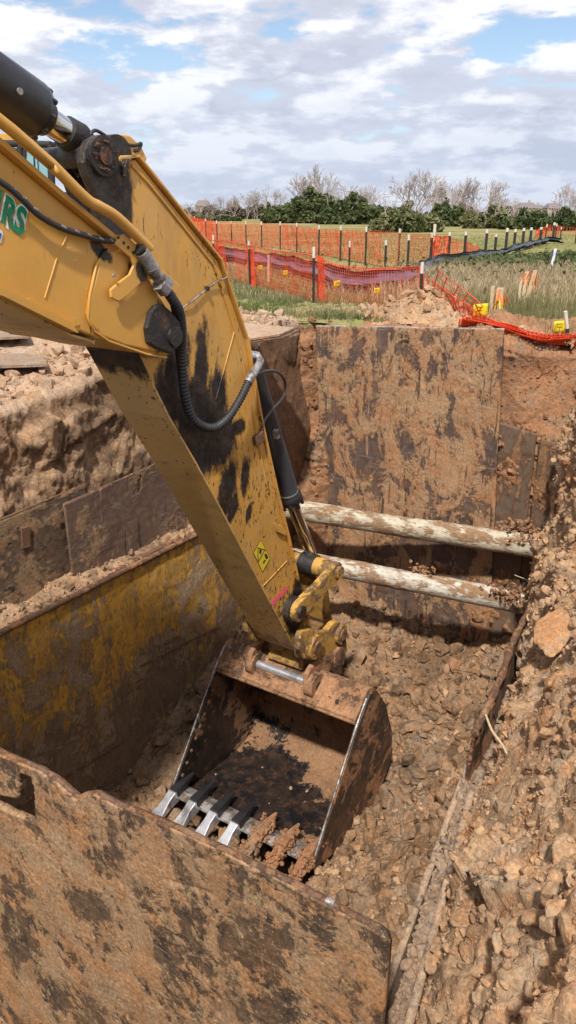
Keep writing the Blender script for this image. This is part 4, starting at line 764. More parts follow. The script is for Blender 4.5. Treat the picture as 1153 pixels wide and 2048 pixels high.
cw = MB().ext(cpv, (0, .08, 0)).done('coupler_plate', M['link_mud'], ex, bevel=.014); MB().ext([flat(p, 4.62) for p in cpv], (0, .08, 0)).done('coupler_plate', M['link_mud'], ex, bevel=.014)
boss('pin_boss', flat(E(626, 1292, 3.9), 3.84), .145, .065, M['link_mud'], cw); boss('pin_head', flat(E(626, 1292, 3.9), 3.82), .075, .03, M['rust'], cw); boss('pin_boss', flat(E(679, 1268, 3.9), 3.85), .12, .06, M['link_mud'], cw); boss('pin_head', flat(E(679, 1268, 3.9), 3.835), .07, .03, M['rust'], cw)
boss('seal_ring', flat(E(612, 1292, 3.98), 3.98), .17, .05, M['rust'], cw)
MB().box((7.02, 4.3, -3.46), (.86, .56, .18), .1, 'y').done('coupler_body', M['dirty_yellow'], ex, bevel=.03)
a = flat(E(517, 1302, 4.55), 4.55); b = flat(E(600, 1325, 4.0), 4.0)
MB().box((6.63, 4.3, -3.50), (.10, .5, .24), .45, 'y').done('coupler_hook', M['dirty_yellow'], ex, bevel=.02)
# decal and marking paint on the stick
DV = VN-.002
dc = MB().ext([flat(E(*p, VN), DV-.0015) for p in [(521.6, 1079), (541, 1117), (525, 1145), (506.5, 1106)]], (0, .0012, 0)).done('decal_border', M['ink'], stick)
MB().ext([flat(E(*p, VN), DV-.003) for p in [(521.6, 1081), (539.8, 1117), (524.8, 1143), (507.8, 1106)]], (0, .0012, 0)).done('warning_decal', M['decal'], stick)
mb = MB(); tri = [flat(E(*p, VN), DV-.0045) for p in [(515.2, 1095), (529.2, 1099), (515.6, 1123)]]
for i in range(3): mb.tube([tri[i], tri[(i+1) % 3]], .0035, 4)
for p in [[(519, 1098), (523, 1100), (521, 1109), (518, 1105)], [(529, 1107), (533, 1108), (536, 1116), (532, 1118), (529, 1112)], [(529, 1119), (531, 1120), (527, 1127), (525, 1125)]]: mb.ext([flat(E(*q, VN), DV-.0048) for q in p], (0, .0012, 0))
mb.done('decal_print', M['ink'], stick)
mb = MB(); r_ = random.Random(3)
L1 = [(544, 1209), (551, 1199), (560, 1190), (568, 1181), (575, 1175)]
for a, b in zip(L1[:-1], L1[1:]): mb.ext([flat(E(a[0]-2, a[1]-4, VN), DV-.001), flat(E(b[0]-2, b[1]-3, VN), DV-.001), flat(E(b[0]+2, b[1]+3, VN), DV-.001), flat(E(a[0]+3, a[1]+5, VN), DV-.001)], (0, .001, 0))
mb.done('pink_mark', M['pink'], stick)
# -- bucket
b0v, b1v = 3.2, 5.2
P3 = lambda x, y: PV(x, y, b0v)[[0, 2]]
lipA = P3(715, 1450); topB = P3(742, 1384); kC = P3(763, 1413); kD = P3(779, 1458); kE = P3(775, 1513); kF = np.array([6.86, -5.30]); kG = np.array([6.2, -5.29]); kH = np.array([5.75, -5.24]); cut = np.array([5.42, -5.16])
prof = [lipA+(.00, .03), topB+(-.10, -.06), topB+(.02, .0), topB*.5+kC*.5+(.03, .05), kC+(.05, -.03), kD+(.0, -.12), kE+(-.0, -.08), kF, kG, kH, cut+(.10, -.02), cut]
print('BUCKET', [tuple(np.round(p, 2)) for p in prof])
pr = np.array([(p.x, p.y) for p in spline([(a, b, 0) for a, b in prof], 9)]); vb = np.linspace(b0v+.03, b1v-.03, 110)
Pu, Vb = np.meshgrid(np.arange(len(pr)), vb, indexing='ij'); SG = np.stack([pr[Pu, 0], Vb, pr[Pu, 1]], -1)
nn = grid_normals(SG); cen = np.array([pr[:, 0].mean(), 4.2, pr[:, 1].mean()]); 
if (nn[50, 50]@(cen-SG[50, 50])) < 0: SG = SG[:, ::-1]; nn = grid_normals(SG)
fb = sstep(fbm(SG, .55, 5, 4), -.02, .12); SG = SG+nn*(fb*.022+.012*fb*fbm(SG, .06, 4, 3)+.010*lumps(SG, .05, 8)*fb)[..., None]
bk_ = MB(); bucket = shell('bucket', SG, .035, M['bucket_in'], ex)
bucket.data.materials.append(M['bucket_top']); bucket.data.materials.append(M['bucket_out'])
# top beam of the bucket (mud coated)
tbm = [p for p in pr if p[1] > lipA[1]-.04 and p[0] < kC[0]+.1][:34]
n = len(tbm); TG = np.stack([np.array([[p[0], v_, p[1]] for v_ in np.linspace(b0v+.02, b1v-.02, 110)]) for p in tbm]); tn = grid_normals(TG)
if (tn[5, 50]@(cen-TG[5, 50])) > 0: TG = TG[:, ::-1]; tn = grid_normals(TG)
TG = TG+tn*(.036+.012*fbm(TG, .15, 4, 5)+.006*lumps(TG, .04, 6))[..., None]; shell('top_beam', TG, .03, M['bucket_top'], bucket)
mb = MB(); mb.tube([(lipA[0]+.0, b0v+.02, lipA[1]+.02), (lipA[0]+.0, b1v-.02, lipA[1]+.02)], .03, 10); mb.done('lip_bar', M['bucket_top'], bucket)
# side plates
so = [tuple(p) for p in [lipA+(-.02, .03), topB+(-.12, -.01), topB+(-.05, .035), topB+(.06, .02), kC+(.05, .02), kD+(.03, -.06), kE+(.04, -.10), kF+(.06, -.05), kG+(0, -.05), kH+(0, -.05), cut+(.08, -.06), cut+(-.02, -.03), cut+(-.01, .06)]]
def sideplate(v0, th, mat):
    poly = [(a, c) for a, c in so]; o = [np.array([a, v0, c]) for a, c in poly]
    return MB().ext(o, (0, th, 0)).done('side_plate', mat, bucket, bevel=.006)
sideplate(b0v-.035, .05, M['bucket_out']); sideplate(b1v-.015, .05, M['bucket_in'])
fe = [np.array([a, 0, c]) for a, c in [so[1], so[0], tuple((lipA*.5+cut*.5)+(-.02, .05)), so[12]]]
for vv2 in (b0v-.01, b1v+.01):
    mb = MB(); m_ = [np.array([p[0]-.004, vv2, p[2]]) for p in fe]; mb.tube(spline(m_, 6), [.013+.005*math.sin(k*1.3) for k in range(19)], 6); mb.done('cutting_edge', M['edge'], bucket)
mb = MB()
for k in range(9): q = lerp(np.array(so[0]), np.array(so[12]), .1+.1*k)+np.array([.09, .0]); MB().tube([(q[0], b1v-.02, q[1]), (q[0], b1v-.03, q[1])], .022, 12).done('wear_button', M['clay'], bucket)
# lip plate and teeth
dr = np.array([-.985, -.17]); nr = np.array([-dr[1], dr[0]])
if nr[1] < 0: nr = -nr
def LP(s, h, v): p = cut+dr*s+nr*h; return np.array([p[0], v, p[1]])
MB().ext([LP(-.09, .03, b0v), LP(.0, .03, b0v), LP(.02, .0, b0v), LP(-.22, -.04, b0v)], (0, b1v-b0v, 0)).done('lip_plate', M['edge'], bucket, bevel=.006)
tv = np.linspace(b1v-.05, b0v+.08, 7)
for i, v_ in enumerate(tv):
    mud = i >= 4; w = .095
    tm = M['worn'] if not mud else M['clay']; am = M['black'] if not mud else M['clay']
    A = [LP(-.36, .04, v_-.02), LP(-.36, .04, v_+.02), LP(-.14, .04, v_-w*.65), LP(-.14, .04, v_+w*.65), LP(.02, .04, v_-w*.75), LP(.02, .04, v_+w*.75), LP(-.36, .06, v_-.015), LP(-.36, .06, v_+.015), LP(-.14, .12, v_-w*.5), LP(-.14, .12, v_+w*.5), LP(.02, .14, v_-w*.6), LP(.02, .14, v_+w*.6)]
    ad = MB().add(A, [(0, 2, 3, 1), (2, 4, 5, 3), (6, 7, 9, 8), (8, 9, 11, 10), (0, 6, 8, 2), (2, 8, 10, 4), (1, 3, 9, 7), (3, 5, 11, 9), (4, 10, 11, 5), (0, 1, 7, 6)]).done('tooth_adapter', am, bucket, bevel=.012)
    e_ = .40; st_ = []
    for s, h0, h1, ww in [(.0, -.035, .10, w*.62), (.04, -.03, .13, w*.66), (.15, -.02, .10, w*.6), (.30, .0, .055, w*.85), (.46, .01, .022, w*1.15)]: st_ += [LP(s, h0, v_-ww), LP(s, h0, v_+ww), LP(s, h1, v_+ww*.86), LP(s, h1, v_-ww*.86)]
    tf = [(4*a+k, 4*a+(k+1) % 4, 4*a+4+(k+1) % 4, 4*a+4+k) for a in range(4) for k in range(4)]+[(3, 2, 1, 0), (16, 17, 18, 19)]
    th_ = MB().add(st_, tf).done('tooth', tm, bucket, bevel=.012)
    if mud:
        mb = MB(); rr = random.Random(i)
        for k in range(130): vv, f = CL2[k % 8]; q = LP(rr.uniform(-.25, .42), rr.uniform(.02, .13), v_+rr.uniform(-.1, .1)); mb.add(vv@rotm(np.random.default_rng(k)).T*rr.uniform(.015, .05)+q, [tuple(t) for t in f])
        mb.done('stuck_mud', M['clay'], bucket)['kind'] = 'stuff'
# hinge ears and pin on the top beam
tc_ = topB+(-.02, .0)
for v_ in (4.68, 3.88):
    o = [tc_+(-.20, -.16), tc_+(-.27, .0), tc_+(-.24, .14), tc_+(-.12, .20), tc_+(.1, .18), tc_+(.42, .10), tc_+(.45, -.10), tc_+(.2, -.12)]
    MB().ext([(p[0], v_, p[1]) for p in o], (0, .07, 0)).done('hinge_ear', M['bucket_top'], bucket, bevel=.02)
c = np.array([6.50, 3.80, -3.69]); boss('pin_boss', c, .15, .12, M['bucket_top'], bucket, bev=.02); boss('pin_boss', c+[0, .86, 0], .14, .10, M['bucket_top'], bucket, bev=.02)
boss('pin_hole', c+[0, -.004, 0], .05, .01, M['ink'], bucket)
MB().tube([c+[0, .1, 0], c+[0, .88, 0]], .05, 20).done('hinge_pin', M['worn'], bucket); MB().tube([c+[-.03, .1, -.09], c+[-.03, .88, -.09]], .03, 16).done('hinge_pin', M['fitting'], bucket)
MB().ext([(p[0], 3.86, p[1]) for p in [tc_+(.35, -.1), tc_+(.36, .12), tc_+(.52, .14), tc_+(.62, .02), tc_+(.6, -.2)]], (0, .09, 0)).done('hinge_ear', M['bucket_top'], bucket, bevel=.02)
r_ = np.random.default_rng(5); 
for i, (px, py, r) in enumerate([(527, 1539, .032), (583, 1580, .035), (615, 1585, .028), (433, 1552, .02), (540, 1610, .015), (560, 1600, .012)]):
    t0 = None
    for s in range(40, len(pr)):
        q = np.array([pr[s, 0], 0, pr[s, 1]]); 
        dd = _ray(px, py); uvz = lambda t: np.array([(dd*t).dot(U3), (dd*t).dot(V3), EYE+dd[2]*t])
    best = 9
    for tq in np.linspace(5, 12, 700):
        w_ = uvz(tq); dist = np.min(np.hypot(pr[40:, 0]-w_[0], pr[40:, 1]-w_[2]))
        if dist < best: best = dist; bw = w_
    vv, f = CL3[i]; n_up = np.array([-.3, 0, .9])*.03
    tag(link('pebble', mesh_np('pebble', vv*r+n_up*1.2+bw, None, f), M['soil_grey'], base=bw), ['largest pale stone on the black bucket floor', 'tan stone on the edge of the mud patch in the bucket', 'small stone right of the tan one in the bucket', 'tiny stone at the left inside the bucket', 'speck of gravel low on the bucket floor', 'speck of gravel beside the tan stone in the bucket'][i], 'stone', 'stones in the bucket')
# ------------------------------------------------------------------ a second machine standing beyond
e2 = thing('excavator', PZ(40, 640, -.1), 'distant excavator cab with blue-green windows half hidden behind the boom at the left', 'excavator')
B2 = BASES[e2.name]; dfw = np.array([V3@U3, 0, 0]); 
def X2(px, py, dep=13.0):               # a point on the upright plane facing the camera at the machine
    d = _ray(px, py); t = dep/d[1]; return _uvz(d, t)
fwd = np.array([np.array([0, 1, 0])@U3, np.array([0, 1, 0])@V3, 0])
def pan(pts, th, mat, name, par, off=0.0, bevel=.0): return MB().ext([X2(*p)+fwd*off for p in pts], fwd*th).done(name, mat, par, bevel=bevel)
cab2 = pan([(-70, 268), (100, 283), (107, 300), (110, 392), (-70, 400)], .06, M['postdark'], 'cab_frame', e2, .05) if False else None
mb = MB()
for a, b, w in [((-70, 282), (-70, 410), .05), ((41, 282), (41, 392), .05), ((101, 288), (105, 392), .055), ((-70, 285), (101, 289), .05), ((41, 386), (107, 386), .05), ((49, 386), (50, 300), .03)]: mb.tube([X2(*a), X2(*b)], w, 8)
cab2 = mb.done('cab', M['postdark'], e2)
mb = MB()
for a, b, w in [((-70, 282), (-70, 400), .04), ((101, 288), (105, 392), .04), ((-70, 285), (101, 289), .04)]: mb.tube([X2(*a)+fwd*1.5, X2(*b)+fwd*1.5], w, 8)
for a in ((-70, 285), (101, 289), (104, 388)): mb.tube([X2(*a), X2(*a)+fwd*1.5], .05, 8)
mb.done('rear_frame', M['postdark'], cab2)
pan([(52, 294), (98, 294), (102, 384), (54, 384)], .015, M['glass'], 'window', cab2); pan([(-66, 292), (30, 292), (34, 384), (-66, 384)], .015, M['glass'], 'window', cab2)
mb = MB(); mb.tube([X2(68, 294)+fwd*-.01, X2(72, 384)+fwd*-.01], .012, 6); mb.tube([X2(75, 294)+fwd*-.01, X2(80, 384)+fwd*-.01], .008, 6); mb.done('glazing_bar', M['ink'], cab2)
pan([(-72, 262), (30, 268), (34, 280), (-72, 280)], 1.2, M['yellow'], 'roof_panel', cab2, .1)
pan([(-75, 398), (96, 398), (104, 388), (107, 396), (104, 450), (-75, 450)], 2.2, M['yellow'], 'deck', e2, .05, .04)
MB().tube([X2(94, 395)+fwd*.1, X2(94, 395)+fwd*.5], .14, 16).done('hand_rail_cap', M['yellow'], e2); pan([(-40, 450), (90, 450), (100, 500), (80, 560), (-30, 560), (-50, 500)], .6, M['rubber'], 'track', e2, .1, .05); pan([(-40, 450), (90, 450), (100, 500), (80, 560), (-30, 560), (-50, 500)], .6, M['rubber'], 'track', e2, 1.9, .05)
MB().box(X2(36, 345)+fwd*-.05, (.06, .12, .3)).done('mirror', M['ink'], cab2, bevel=.01)
# ------------------------------------------------------------------ fences, stakes and vegetation beyond the pit
def along(P, n):
    P = np.array(P, float); s = np.concatenate([[0], np.cumsum(np.linalg.norm(np.diff(P[:, :2], axis=0), axis=1))]); q = np.linspace(0, s[-1], n)
    return np.stack([np.interp(q, s, P[:, k]) for k in range(P.shape[1])], -1), s[-1]
def ribbons(A, B, w, th):                # thin straight strands from A to B as four-sided rods
    A = np.asarray(A); B = np.asarray(B); d = B-A; d = d/(np.linalg.norm(d, axis=1, keepdims=True)+1e-9); a = np.cross(d, [0.31, .23, .92]); a /= np.linalg.norm(a, axis=1, keepdims=True)+1e-9; b = np.cross(d, a)
    a = a*w/2; b = b*th/2; q = np.stack([A+a, A+b, A-a, A-b, B+a, B+b, B-a, B-b], 1); n = len(A); k = np.arange(n)[:, None, None]*8
    f = np.array([[0, 1, 5, 4], [1, 2, 6, 5], [2, 3, 7, 6], [3, 0, 4, 7]])[None]+k; return q.reshape(-1, 3), f.reshape(-1, 4)
def net(name, st, cell, w, mat, par, wob=.05, seed=0, lean=0.0, rows=None, sagx=0.0):
    """st: stations (u, v, z_bottom, z_top)"""
    L = along(st, 2)[1]; n = max(3, int(L/cell)); S, _ = along(st, n); h = np.max(S[:, 3]-S[:, 2]); m = rows or max(3, int(h/cell)); t = np.linspace(0, 1, m)
    G = np.stack([np.repeat(S[:, 0:1], m, 1), np.repeat(S[:, 1:2], m, 1), S[:, 2:3]*(1-t)+S[:, 3:4]*t], -1); d = np.gradient(S[:, :2], axis=0); d /= np.linalg.norm(d, axis=1, keepdims=True)+1e-9
    N2 = np.stack([-d[:, 1], d[:, 0], 0*d[:, 0]], -1)[:, None, :]; T2 = np.stack([d[:, 0], d[:, 1], 0*d[:, 0]], -1)[:, None, :]
    G = G+N2*(wob*fbm(G, .9, 3, seed)+wob*.5*fbm(G, .25, 2, seed+2)+lean*(1-t)[None])[..., None]+T2*(wob*.8*fbm(G, .5, 2, seed+5)+sagx*t[None])[..., None]; G[..., 2] += wob*.5*fbm(G, .6, 2, seed+8)
    A = np.concatenate([G[:-1].reshape(-1, 3), G[:, :-1].reshape(-1, 3)]); B = np.concatenate([G[1:].reshape(-1, 3), G[:, 1:].reshape(-1, 3)])
    wv = w; q, f = ribbons(A, B, wv, wv*.6); return link(name, mesh_np(name, q, f, None, False), mat, par)
def stn(px, pyb, pyt, z=0.0): p = PZ(px, pyb, z); return (p[0], p[1], p[2], top_z(p, pyt))
def post(px, pyb, pyt, par, tipf=.18, r=.022, tipmat=None, mat=None, slant=0.0, z0=0.0):
    p = PZ(px, pyb, z0); zt = top_z(p, pyt); q = np.array([p[0]+slant, p[1]-slant, zt]); p0 = p-[0, 0, .15]; a = lerp(p, q, 1-tipf)
    o = MB().tube([p0, a], [r, r], 6).done('post', mat or M['postdark'], par); MB().tube([a, q], [r*1.25, r*1.25], 4).done('post_tip', tipmat or M['posttip'], o); return p
# nearer orange fence
f1 = thing('safety_fence', PZ(627, 608, 0), 'nearer orange mesh safety fence, sagging between dark posts in front of the black silt fabric', 'fence', 'orange mesh fences')
near = [stn(405, 556, 470), stn(430, 560, 480), stn(465, 563, 484), stn(500, 572, 492), stn(563, 588, 503), stn(628, 608, 512), stn(680, 616, 531), stn(745, 630, 538), stn(800, 640, 537), stn(838, 646, 534)]
net('mesh', near, .066, .0078, M['net'], f1, .06, 3, .12)
net('mesh', [stn(838, 643, 534), stn(872, 646, 572), stn(905, 649, 594, .04), stn(945, 655, 620, .02), stn(990, 664, 642, -.02), stn(1025, 675, 655, -.06)], .06, .013, M['net'], f1, .09, 13, .2, 16)
net('folded_mesh', [stn(838, 643, 536), stn(850, 645, 550), stn(880, 648, 583), stn(915, 652, 608)], .11, .02, M['net'], f1, .12, 17, .3, 9, .35)
for k, (x, yb, yt, dx) in enumerate([(496, 571, 497, 14), (632, 607, 512, 12), (428, 558, 484, 22), (836, 645, 545, 8)]):
    net('folded_mesh', [stn(x, yb, yt), stn(x+dx, yb+3, yt+3)], .03, .012, M['net'], f1, .06, 20+k, .05, 24)
for k in range(5):
    hp2 = [stn(925, 652, 634+k, .05), stn(960, 658, 640+k, .02), stn(1000, 668, 649+k, -.02), stn(1040, 682, 663+k, -.10), stn(1085, 691, 673+k, -.13), stn(1125, 693, 671+k, -.14), stn(1175, 693, 670+k, -.16)]
    net('fallen_mesh', hp2, .045, .016, M['net'], f1, .10, 31+k, .10+.08*k, 7)
net('top_cord', [(a, b, d_-.02, d_+.01) for a, b, c_, d_ in near], .1, .016, M['net'], f1, .04, 3, 0, 2)
for x, yb, yt in [(430, 560, 470), (500, 572, 482), (627, 612, 494), (838, 648, 524)]: post(x, yb, yt, f1)
post(1140, 703, 622, f1, .42, .024, None, None, -.10, -.25)
# farther orange fence
f2 = thing('safety_fence', PZ(600, 500, 0), 'farther orange mesh safety fence running along the foot of the evergreen thicket', 'fence', 'orange mesh fences')
farst = [stn(376, 468, 432), stn(435, 483, 444), stn(492, 489, 446), stn(563, 496, 449), stn(635, 508, 457), stn(706, 521, 461), stn(760, 530, 462), stn(815, 528, 468), stn(862, 524, 470)]
net('mesh', farst, .10, .010, M['net'], f2, .08, 5, .08)
net('mesh', farst, .16, .010, M['net'], f2, .16, 6, .12)
net('mesh', [stn(862, 524, 470), stn(897, 511, 474), stn(929, 507, 482), stn(962, 500, 496)], .12, .018, M['net'], f2, .12, 7)
for x, yb, yt in [(391, 470, 432), (413, 479, 437), (435, 484, 441), (464, 486, 442), (493, 490, 442), (524, 493, 443), (561, 497, 443), (594, 501, 446), (638, 511, 450), (681, 518, 451), (731, 527, 453)]: post(x, yb, yt, f2, .14, .03)
post(797, 525, 457, f2, .14, .03); post(866, 520, 448, f2, .5, .045, M['posttip'])
f3 = thing('safety_fence', PZ(1111, 475, 0), 'small stretch of orange mesh farthest away, at the right edge of the field', 'fence', 'orange mesh fences')
net('mesh', [stn(1070, 476, 462), stn(1093, 472, 451), stn(1120, 470, 452), stn(1153, 470, 456), stn(1200, 470, 457)], .22, .035, M['net'], f3, .15, 9)
for x, yb, yt in [(1091, 481, 448), (1111, 476, 447), (1121, 478, 454), (1151, 486, 456)]: post(x, yb, yt, f3, .2, .035)
# black silt fence
f4 = thing('silt_fence', PZ(861, 524, 0), 'long black silt fabric fence with pale-tipped posts winding back across the field', 'fence')
ss = [(430, 516, 495), (528, 532, 509), (599, 549, 517), (663, 571, 535), (706, 583, 545), (760, 580, 540), (800, 577, 541), (830, 563, 537), (858, 545, 521), (887, 531, 511), (915, 528, 509), (948, 524, 504), (991, 513, 502), (1014, 508, 498), (1037, 501, 490), (1070, 491, 483), (1098, 485, 477), (1123, 486, 479)]
S, L = along([stn(q[0], q[1], q[2]-3) for q in ss], 420); t = np.linspace(0, 1, 14); SG_ = np.stack([np.repeat(S[:, 0:1], 14, 1), np.repeat(S[:, 1:2], 14, 1), S[:, 2:3]*(1-t)+S[:, 3:4]*t], -1); d = np.gradient(S[:, :2], axis=0); d /= np.linalg.norm(d, axis=1, keepdims=True)
N2 = np.stack([-d[:, 1], d[:, 0], 0*d[:, 0]], -1)[:, None]; SG_ = SG_+N2*(.16*fbm(SG_*np.array([.25, .25, 2.2]), .35, 4, 5)+.10*np.sin(t*9)[None]*1)[..., None]; SG_[..., 2] += .06*fbm(SG_, .8, 2, 3); sheet('fabric', SG_, M['silt'], f4)
SG2 = SG_[:170]*1.0+N2[:170]*-.08; SG2[..., 2] += -.03; sheet('fabric_fold', SG2, M['silt2'], f4)
for x, yb, yt in [(770, 545, 480), (815, 540, 469), (861, 524, 466), (897, 511, 464), (929, 510, 463), (971, 505, 459), (990, 504, 468), (1011, 504, 456), (1028, 497, 458), (1045, 493, 456), (1060, 490, 455), (1080, 486, 454), (1106, 479, 445), (698, 560, 482)]: post(x, yb, yt, f4, .16, .022+.0006*(560-yb))
# survey stakes, ribbons, flags
def strips(c, n, ln, mat, name, par, r0=0, w=.03):
    mb = MB(); rr = random.Random(r0)
    for k in range(n):
        a = rr.uniform(0, 6.28); p = np.array(c, float); q = [p]; g_ = rr.uniform(.15, .8); d = np.array([math.cos(a)*g_, math.sin(a)*g_, rr.uniform(-.8, .6)])
        for i in range(5): p = p+d*ln/9*rr.uniform(.6, 1.2); d = d+np.array([rr.uniform(-.3, .3), rr.uniform(-.3, .3), -.55]); q.append(p)
        for i in range(5): s = np.array([-math.sin(a), math.cos(a), .3])*w*.3; mb.add([q[i]-s, q[i]+s, q[i+1]+s, q[i+1]-s], [(0, 1, 2, 3)])
    o = mb.done(name, mat, par); m = o.modifiers.new('s', 'SOLIDIFY'); m.thickness = .003; return o
def stake(px, pyb, pyt, label, w=.035, lean=(0, 0), rib=None, n=7, ln=.3, mat=None, zb=0.0, tip=None, more=()):
    p = PZ(px, pyb, zb); q = np.array([p[0]+lean[0], p[1]+lean[1], top_z(p, pyt)]); t_ = thing('survey_stake', p, label, 'stake', 'survey stakes')
    s = np.array([w/2, 0, 0]); k = np.array([0, w*.7, 0]); a = p-[0, 0, .1]; MB().add([a-s-k, a+s-k, a+s+k, a-s+k, q-s-k, q+s-k, q+s+k, q-s+k], [(0, 1, 2, 3), (4, 7, 6, 5), (0, 4, 5, 1), (1, 5, 6, 2), (2, 6, 7, 3), (3, 7, 4, 0)]).done('shaft', mat or M['wood'], t_)
    if rib: strips(lerp(p, q, .93), n, ln, rib, 'ribbon', t_, int(px))
    for (m2, f, nn, l2) in more: strips(lerp(p, q, f), nn, l2, m2, 'ribbon', t_, int(px)+9)
stake(981, 640, 572, 'tall thin pale stake, left of a pair wound with orange and yellow ribbon'); stake(995, 642, 576, 'stake wound with orange ribbon above and yellow ribbon below', .07, (.02, 0), M['ribbon'], 16, .34, more=((M['flag'], .62, 8, .35), (M['ribbon'], .8, 6, .3)))
stake(1045, 608, 544, 'leaning stake with an orange ribbon, left one of the far pair', .045, (.10, .0), M['ribbon'], 6, .32); stake(1050, 610, 540, 'leaning stake under a big orange ribbon bow, right one of the far pair', .05, (.0, -.12), M['ribbon'], 10, .38)
stake(1038, 608, 556, 'thin grey stick beside the pair of orange-ribboned stakes', .03, (.1, .03)); stake(1095, 565, 497, 'lone white stake with a blue ribbon standing in the weeds', .04, (.0, -.10), M['bluerib'], 6, .25, M['white'])
stake(899, 632, 589, 'short stake with a small orange ribbon behind the falling mesh', .04, (.0, -.08), M['ribbon'], 5, .25); stake(938, 650, 628, 'short leaning stake just above the tall steel plate', .028, (-.0, -.20), M['ribbon'], 4, .2, tip=1)
stake(538, 566, 510, 'pale pink stake with a blue ribbon standing behind the orange mesh', .035, (0, 0), M['bluerib'], 6, .2)
def flag(px, pyb, pyt, label, big=1.0, rot=.3):
    p = PZ(px, pyb, -.22 if px > 1100 else 0); zt = top_z(p, pyt); t_ = thing('marker_flag', p, label, 'flag', 'yellow marker flags'); MB().tube([p-[0, 0, .05], np.array([p[0], p[1], zt])], .004, 5).done('wire', M['fitting'], t_)
    d = np.array([math.cos(rot), math.sin(rot), 0]); w = .085*big; h = .08*big; n = 7; a, b = np.meshgrid(np.linspace(0, 1, n), np.linspace(0, 1, 5), indexing='ij'); G = np.array([p[0], p[1], zt])-d*w*a[..., None]*-1*-1+np.array([0, 0, -1.])*(h*b+.02*a)[..., None]; G[..., 0] += .015*np.sin(a*5+px); G[..., 1] += .015*np.cos(a*4+px)
    o = sheet('flag', G, M['flag'], t_); m = o.modifiers.new('s', 'SOLIDIFY'); m.thickness = .002
    mb = MB(); mb.tube([G[2, 1]+[-.004, -.004, 0], G[4, 1]+[-.004, -.004, 0], G[4, 2]+[-.004, -.004, 0], G[2, 2]+[-.004, -.004, 0]], .003, 4).done('flag_print', M['ink'], t_)
r0 = -1.0
for x, yb, yt, bg_, lb in [(971, 655, 606, 2.2, 'large yellow flag left of the ribboned stakes, above the tall plate'), (1128, 690, 640, 2.0, 'large tilted yellow flag at the right edge beside the leaning post'), (680, 600, 560, 1.3, 'yellow flag behind the mesh right of the second dark post'), (758, 610, 575, 1.1, 'yellow flag behind the mesh under the black fabric'), (844, 625, 582, 1.2, 'yellow flag hanging right at the last upright mesh post'),
        (525, 566, 530, 1.2, 'yellow flag behind the mesh just left of the blue-ribboned stake'), (576, 572, 540, 1.2, 'yellow flag behind the mesh between the blue-ribboned stake and the next post'), (448, 545, 514, 1.2, 'yellow flag behind the mesh nearest the excavator arm')]:
    flag(x, yb, yt, lb, bg_, -.9)
tag(MB().tube(spline([PZ(x, y, .05) for x, y in [(1082, 514), (1092, 508), (1102, 512)]], 4), .05, 6).done('plastic_litter', M['white'], base=PZ(1085, 512, 0)), 'scrap of white plastic caught in the weeds by the white stake', 'litter')
# ------------------------------------------------------------------ grass
def blades(name, P, h, w, mat, label, lean=.45, seed=0, cat='grass'):
    r = np.random.default_rng(seed); n = len(P); a = r.random(n)*6.283; hh = h*(.45+.8*r.random(n)); ln = lean*r.random(n)*hh; b = r.random(n)*6.283
    s = np.stack([np.cos(a), np.sin(a), 0*a], -1)*(w*(.6+.8*r.random(n)))[:, None]; l = np.stack([np.cos(b), np.sin(b), 0*b], -1)*ln[:, None]; z = np.stack([0*a, 0*a, hh], -1)
    q = np.stack([P-s, P+s, P+l*.35+z*.6+s*.7, P+l*.35+z*.6-s*.7, P+l+z*.97], 1).reshape(-1, 3); k = np.arange(n)*5
    return tag(link(name, mesh_np(name, q, np.stack([k, k+1, k+2, k+3], -1), np.stack([k+3, k+2, k+4], -1), False), mat), label, cat, kind='stuff')
def area(n, u0, u1, v0, v1, seed, wf=None, z=None):
    r = np.random.default_rng(seed); P = np.stack([r.uniform(u0, u1, n*3), r.uniform(v0, v1, n*3), np.zeros(n*3)], -1); w = np.exp(2.0*fbm(P, 1.6, 3, seed))
    if wf is not None: w = w*np.clip(wf(P), 0, None)
    w /= w.max(); P = P[r.random(n*3) < w*1.3][:n]; P[:, 2] = ground_h(P[:, 0], P[:, 1])-.03; return P
def inview(P, m=.06):                    # keep only what lies in the wide wedge in front
    x = U3[0]*P[:, 0]+V3[0]*P[:, 1]; y = U3[1]*P[:, 0]+V3[1]*P[:, 1]; return (np.abs(x) < y*.6).astype(float)
cp_ = PZ(960, 545); cw_ = PZ(1115, 545); cs_ = PZ(1060, 650)
G1 = area(46000, 10.6, 19, -2, 16, 1, lambda P: inview(P)*(.3+sstep(P[:, 0], 10.6, 11.6)+1.2*(P[:, 1] > 4.9)))
Gc = area(9000, 10.05, 11.5, 4.8, 9.0, 31, inview)+np.array([0, 0, .05]); blades('lip_grass', Gc, .11, .007, M['grass'], 'grass growing up to the lip left of the tall plate')
blades('green_grass', G1, .11, .008, M['grass'], 'short green grass between the pit and the orange fence')
G2 = area(14000, 10.7, 20, -2, 16, 2, inview); blades('dry_grass', G2, .12, .008, M['dry'], 'dry straw-coloured grass mixed into the verge by the pit', .9)
G3 = area(26000, 17, 60, -2, 42, 3, inview); blades('field_grass', G3, .08, .018, M['sedge'], 'yellow-green rough grass of the field beyond the fences')
def spot(n, c, ru, rv, seed): r = np.random.default_rng(seed); P = np.stack([c[0]+r.normal(size=n)*ru, c[1]+r.normal(size=n)*rv, np.zeros(n)], -1); P[:, 2] = ground_h(P[:, 0], P[:, 1])-.03; return P[P[:, 0] > 10.75]
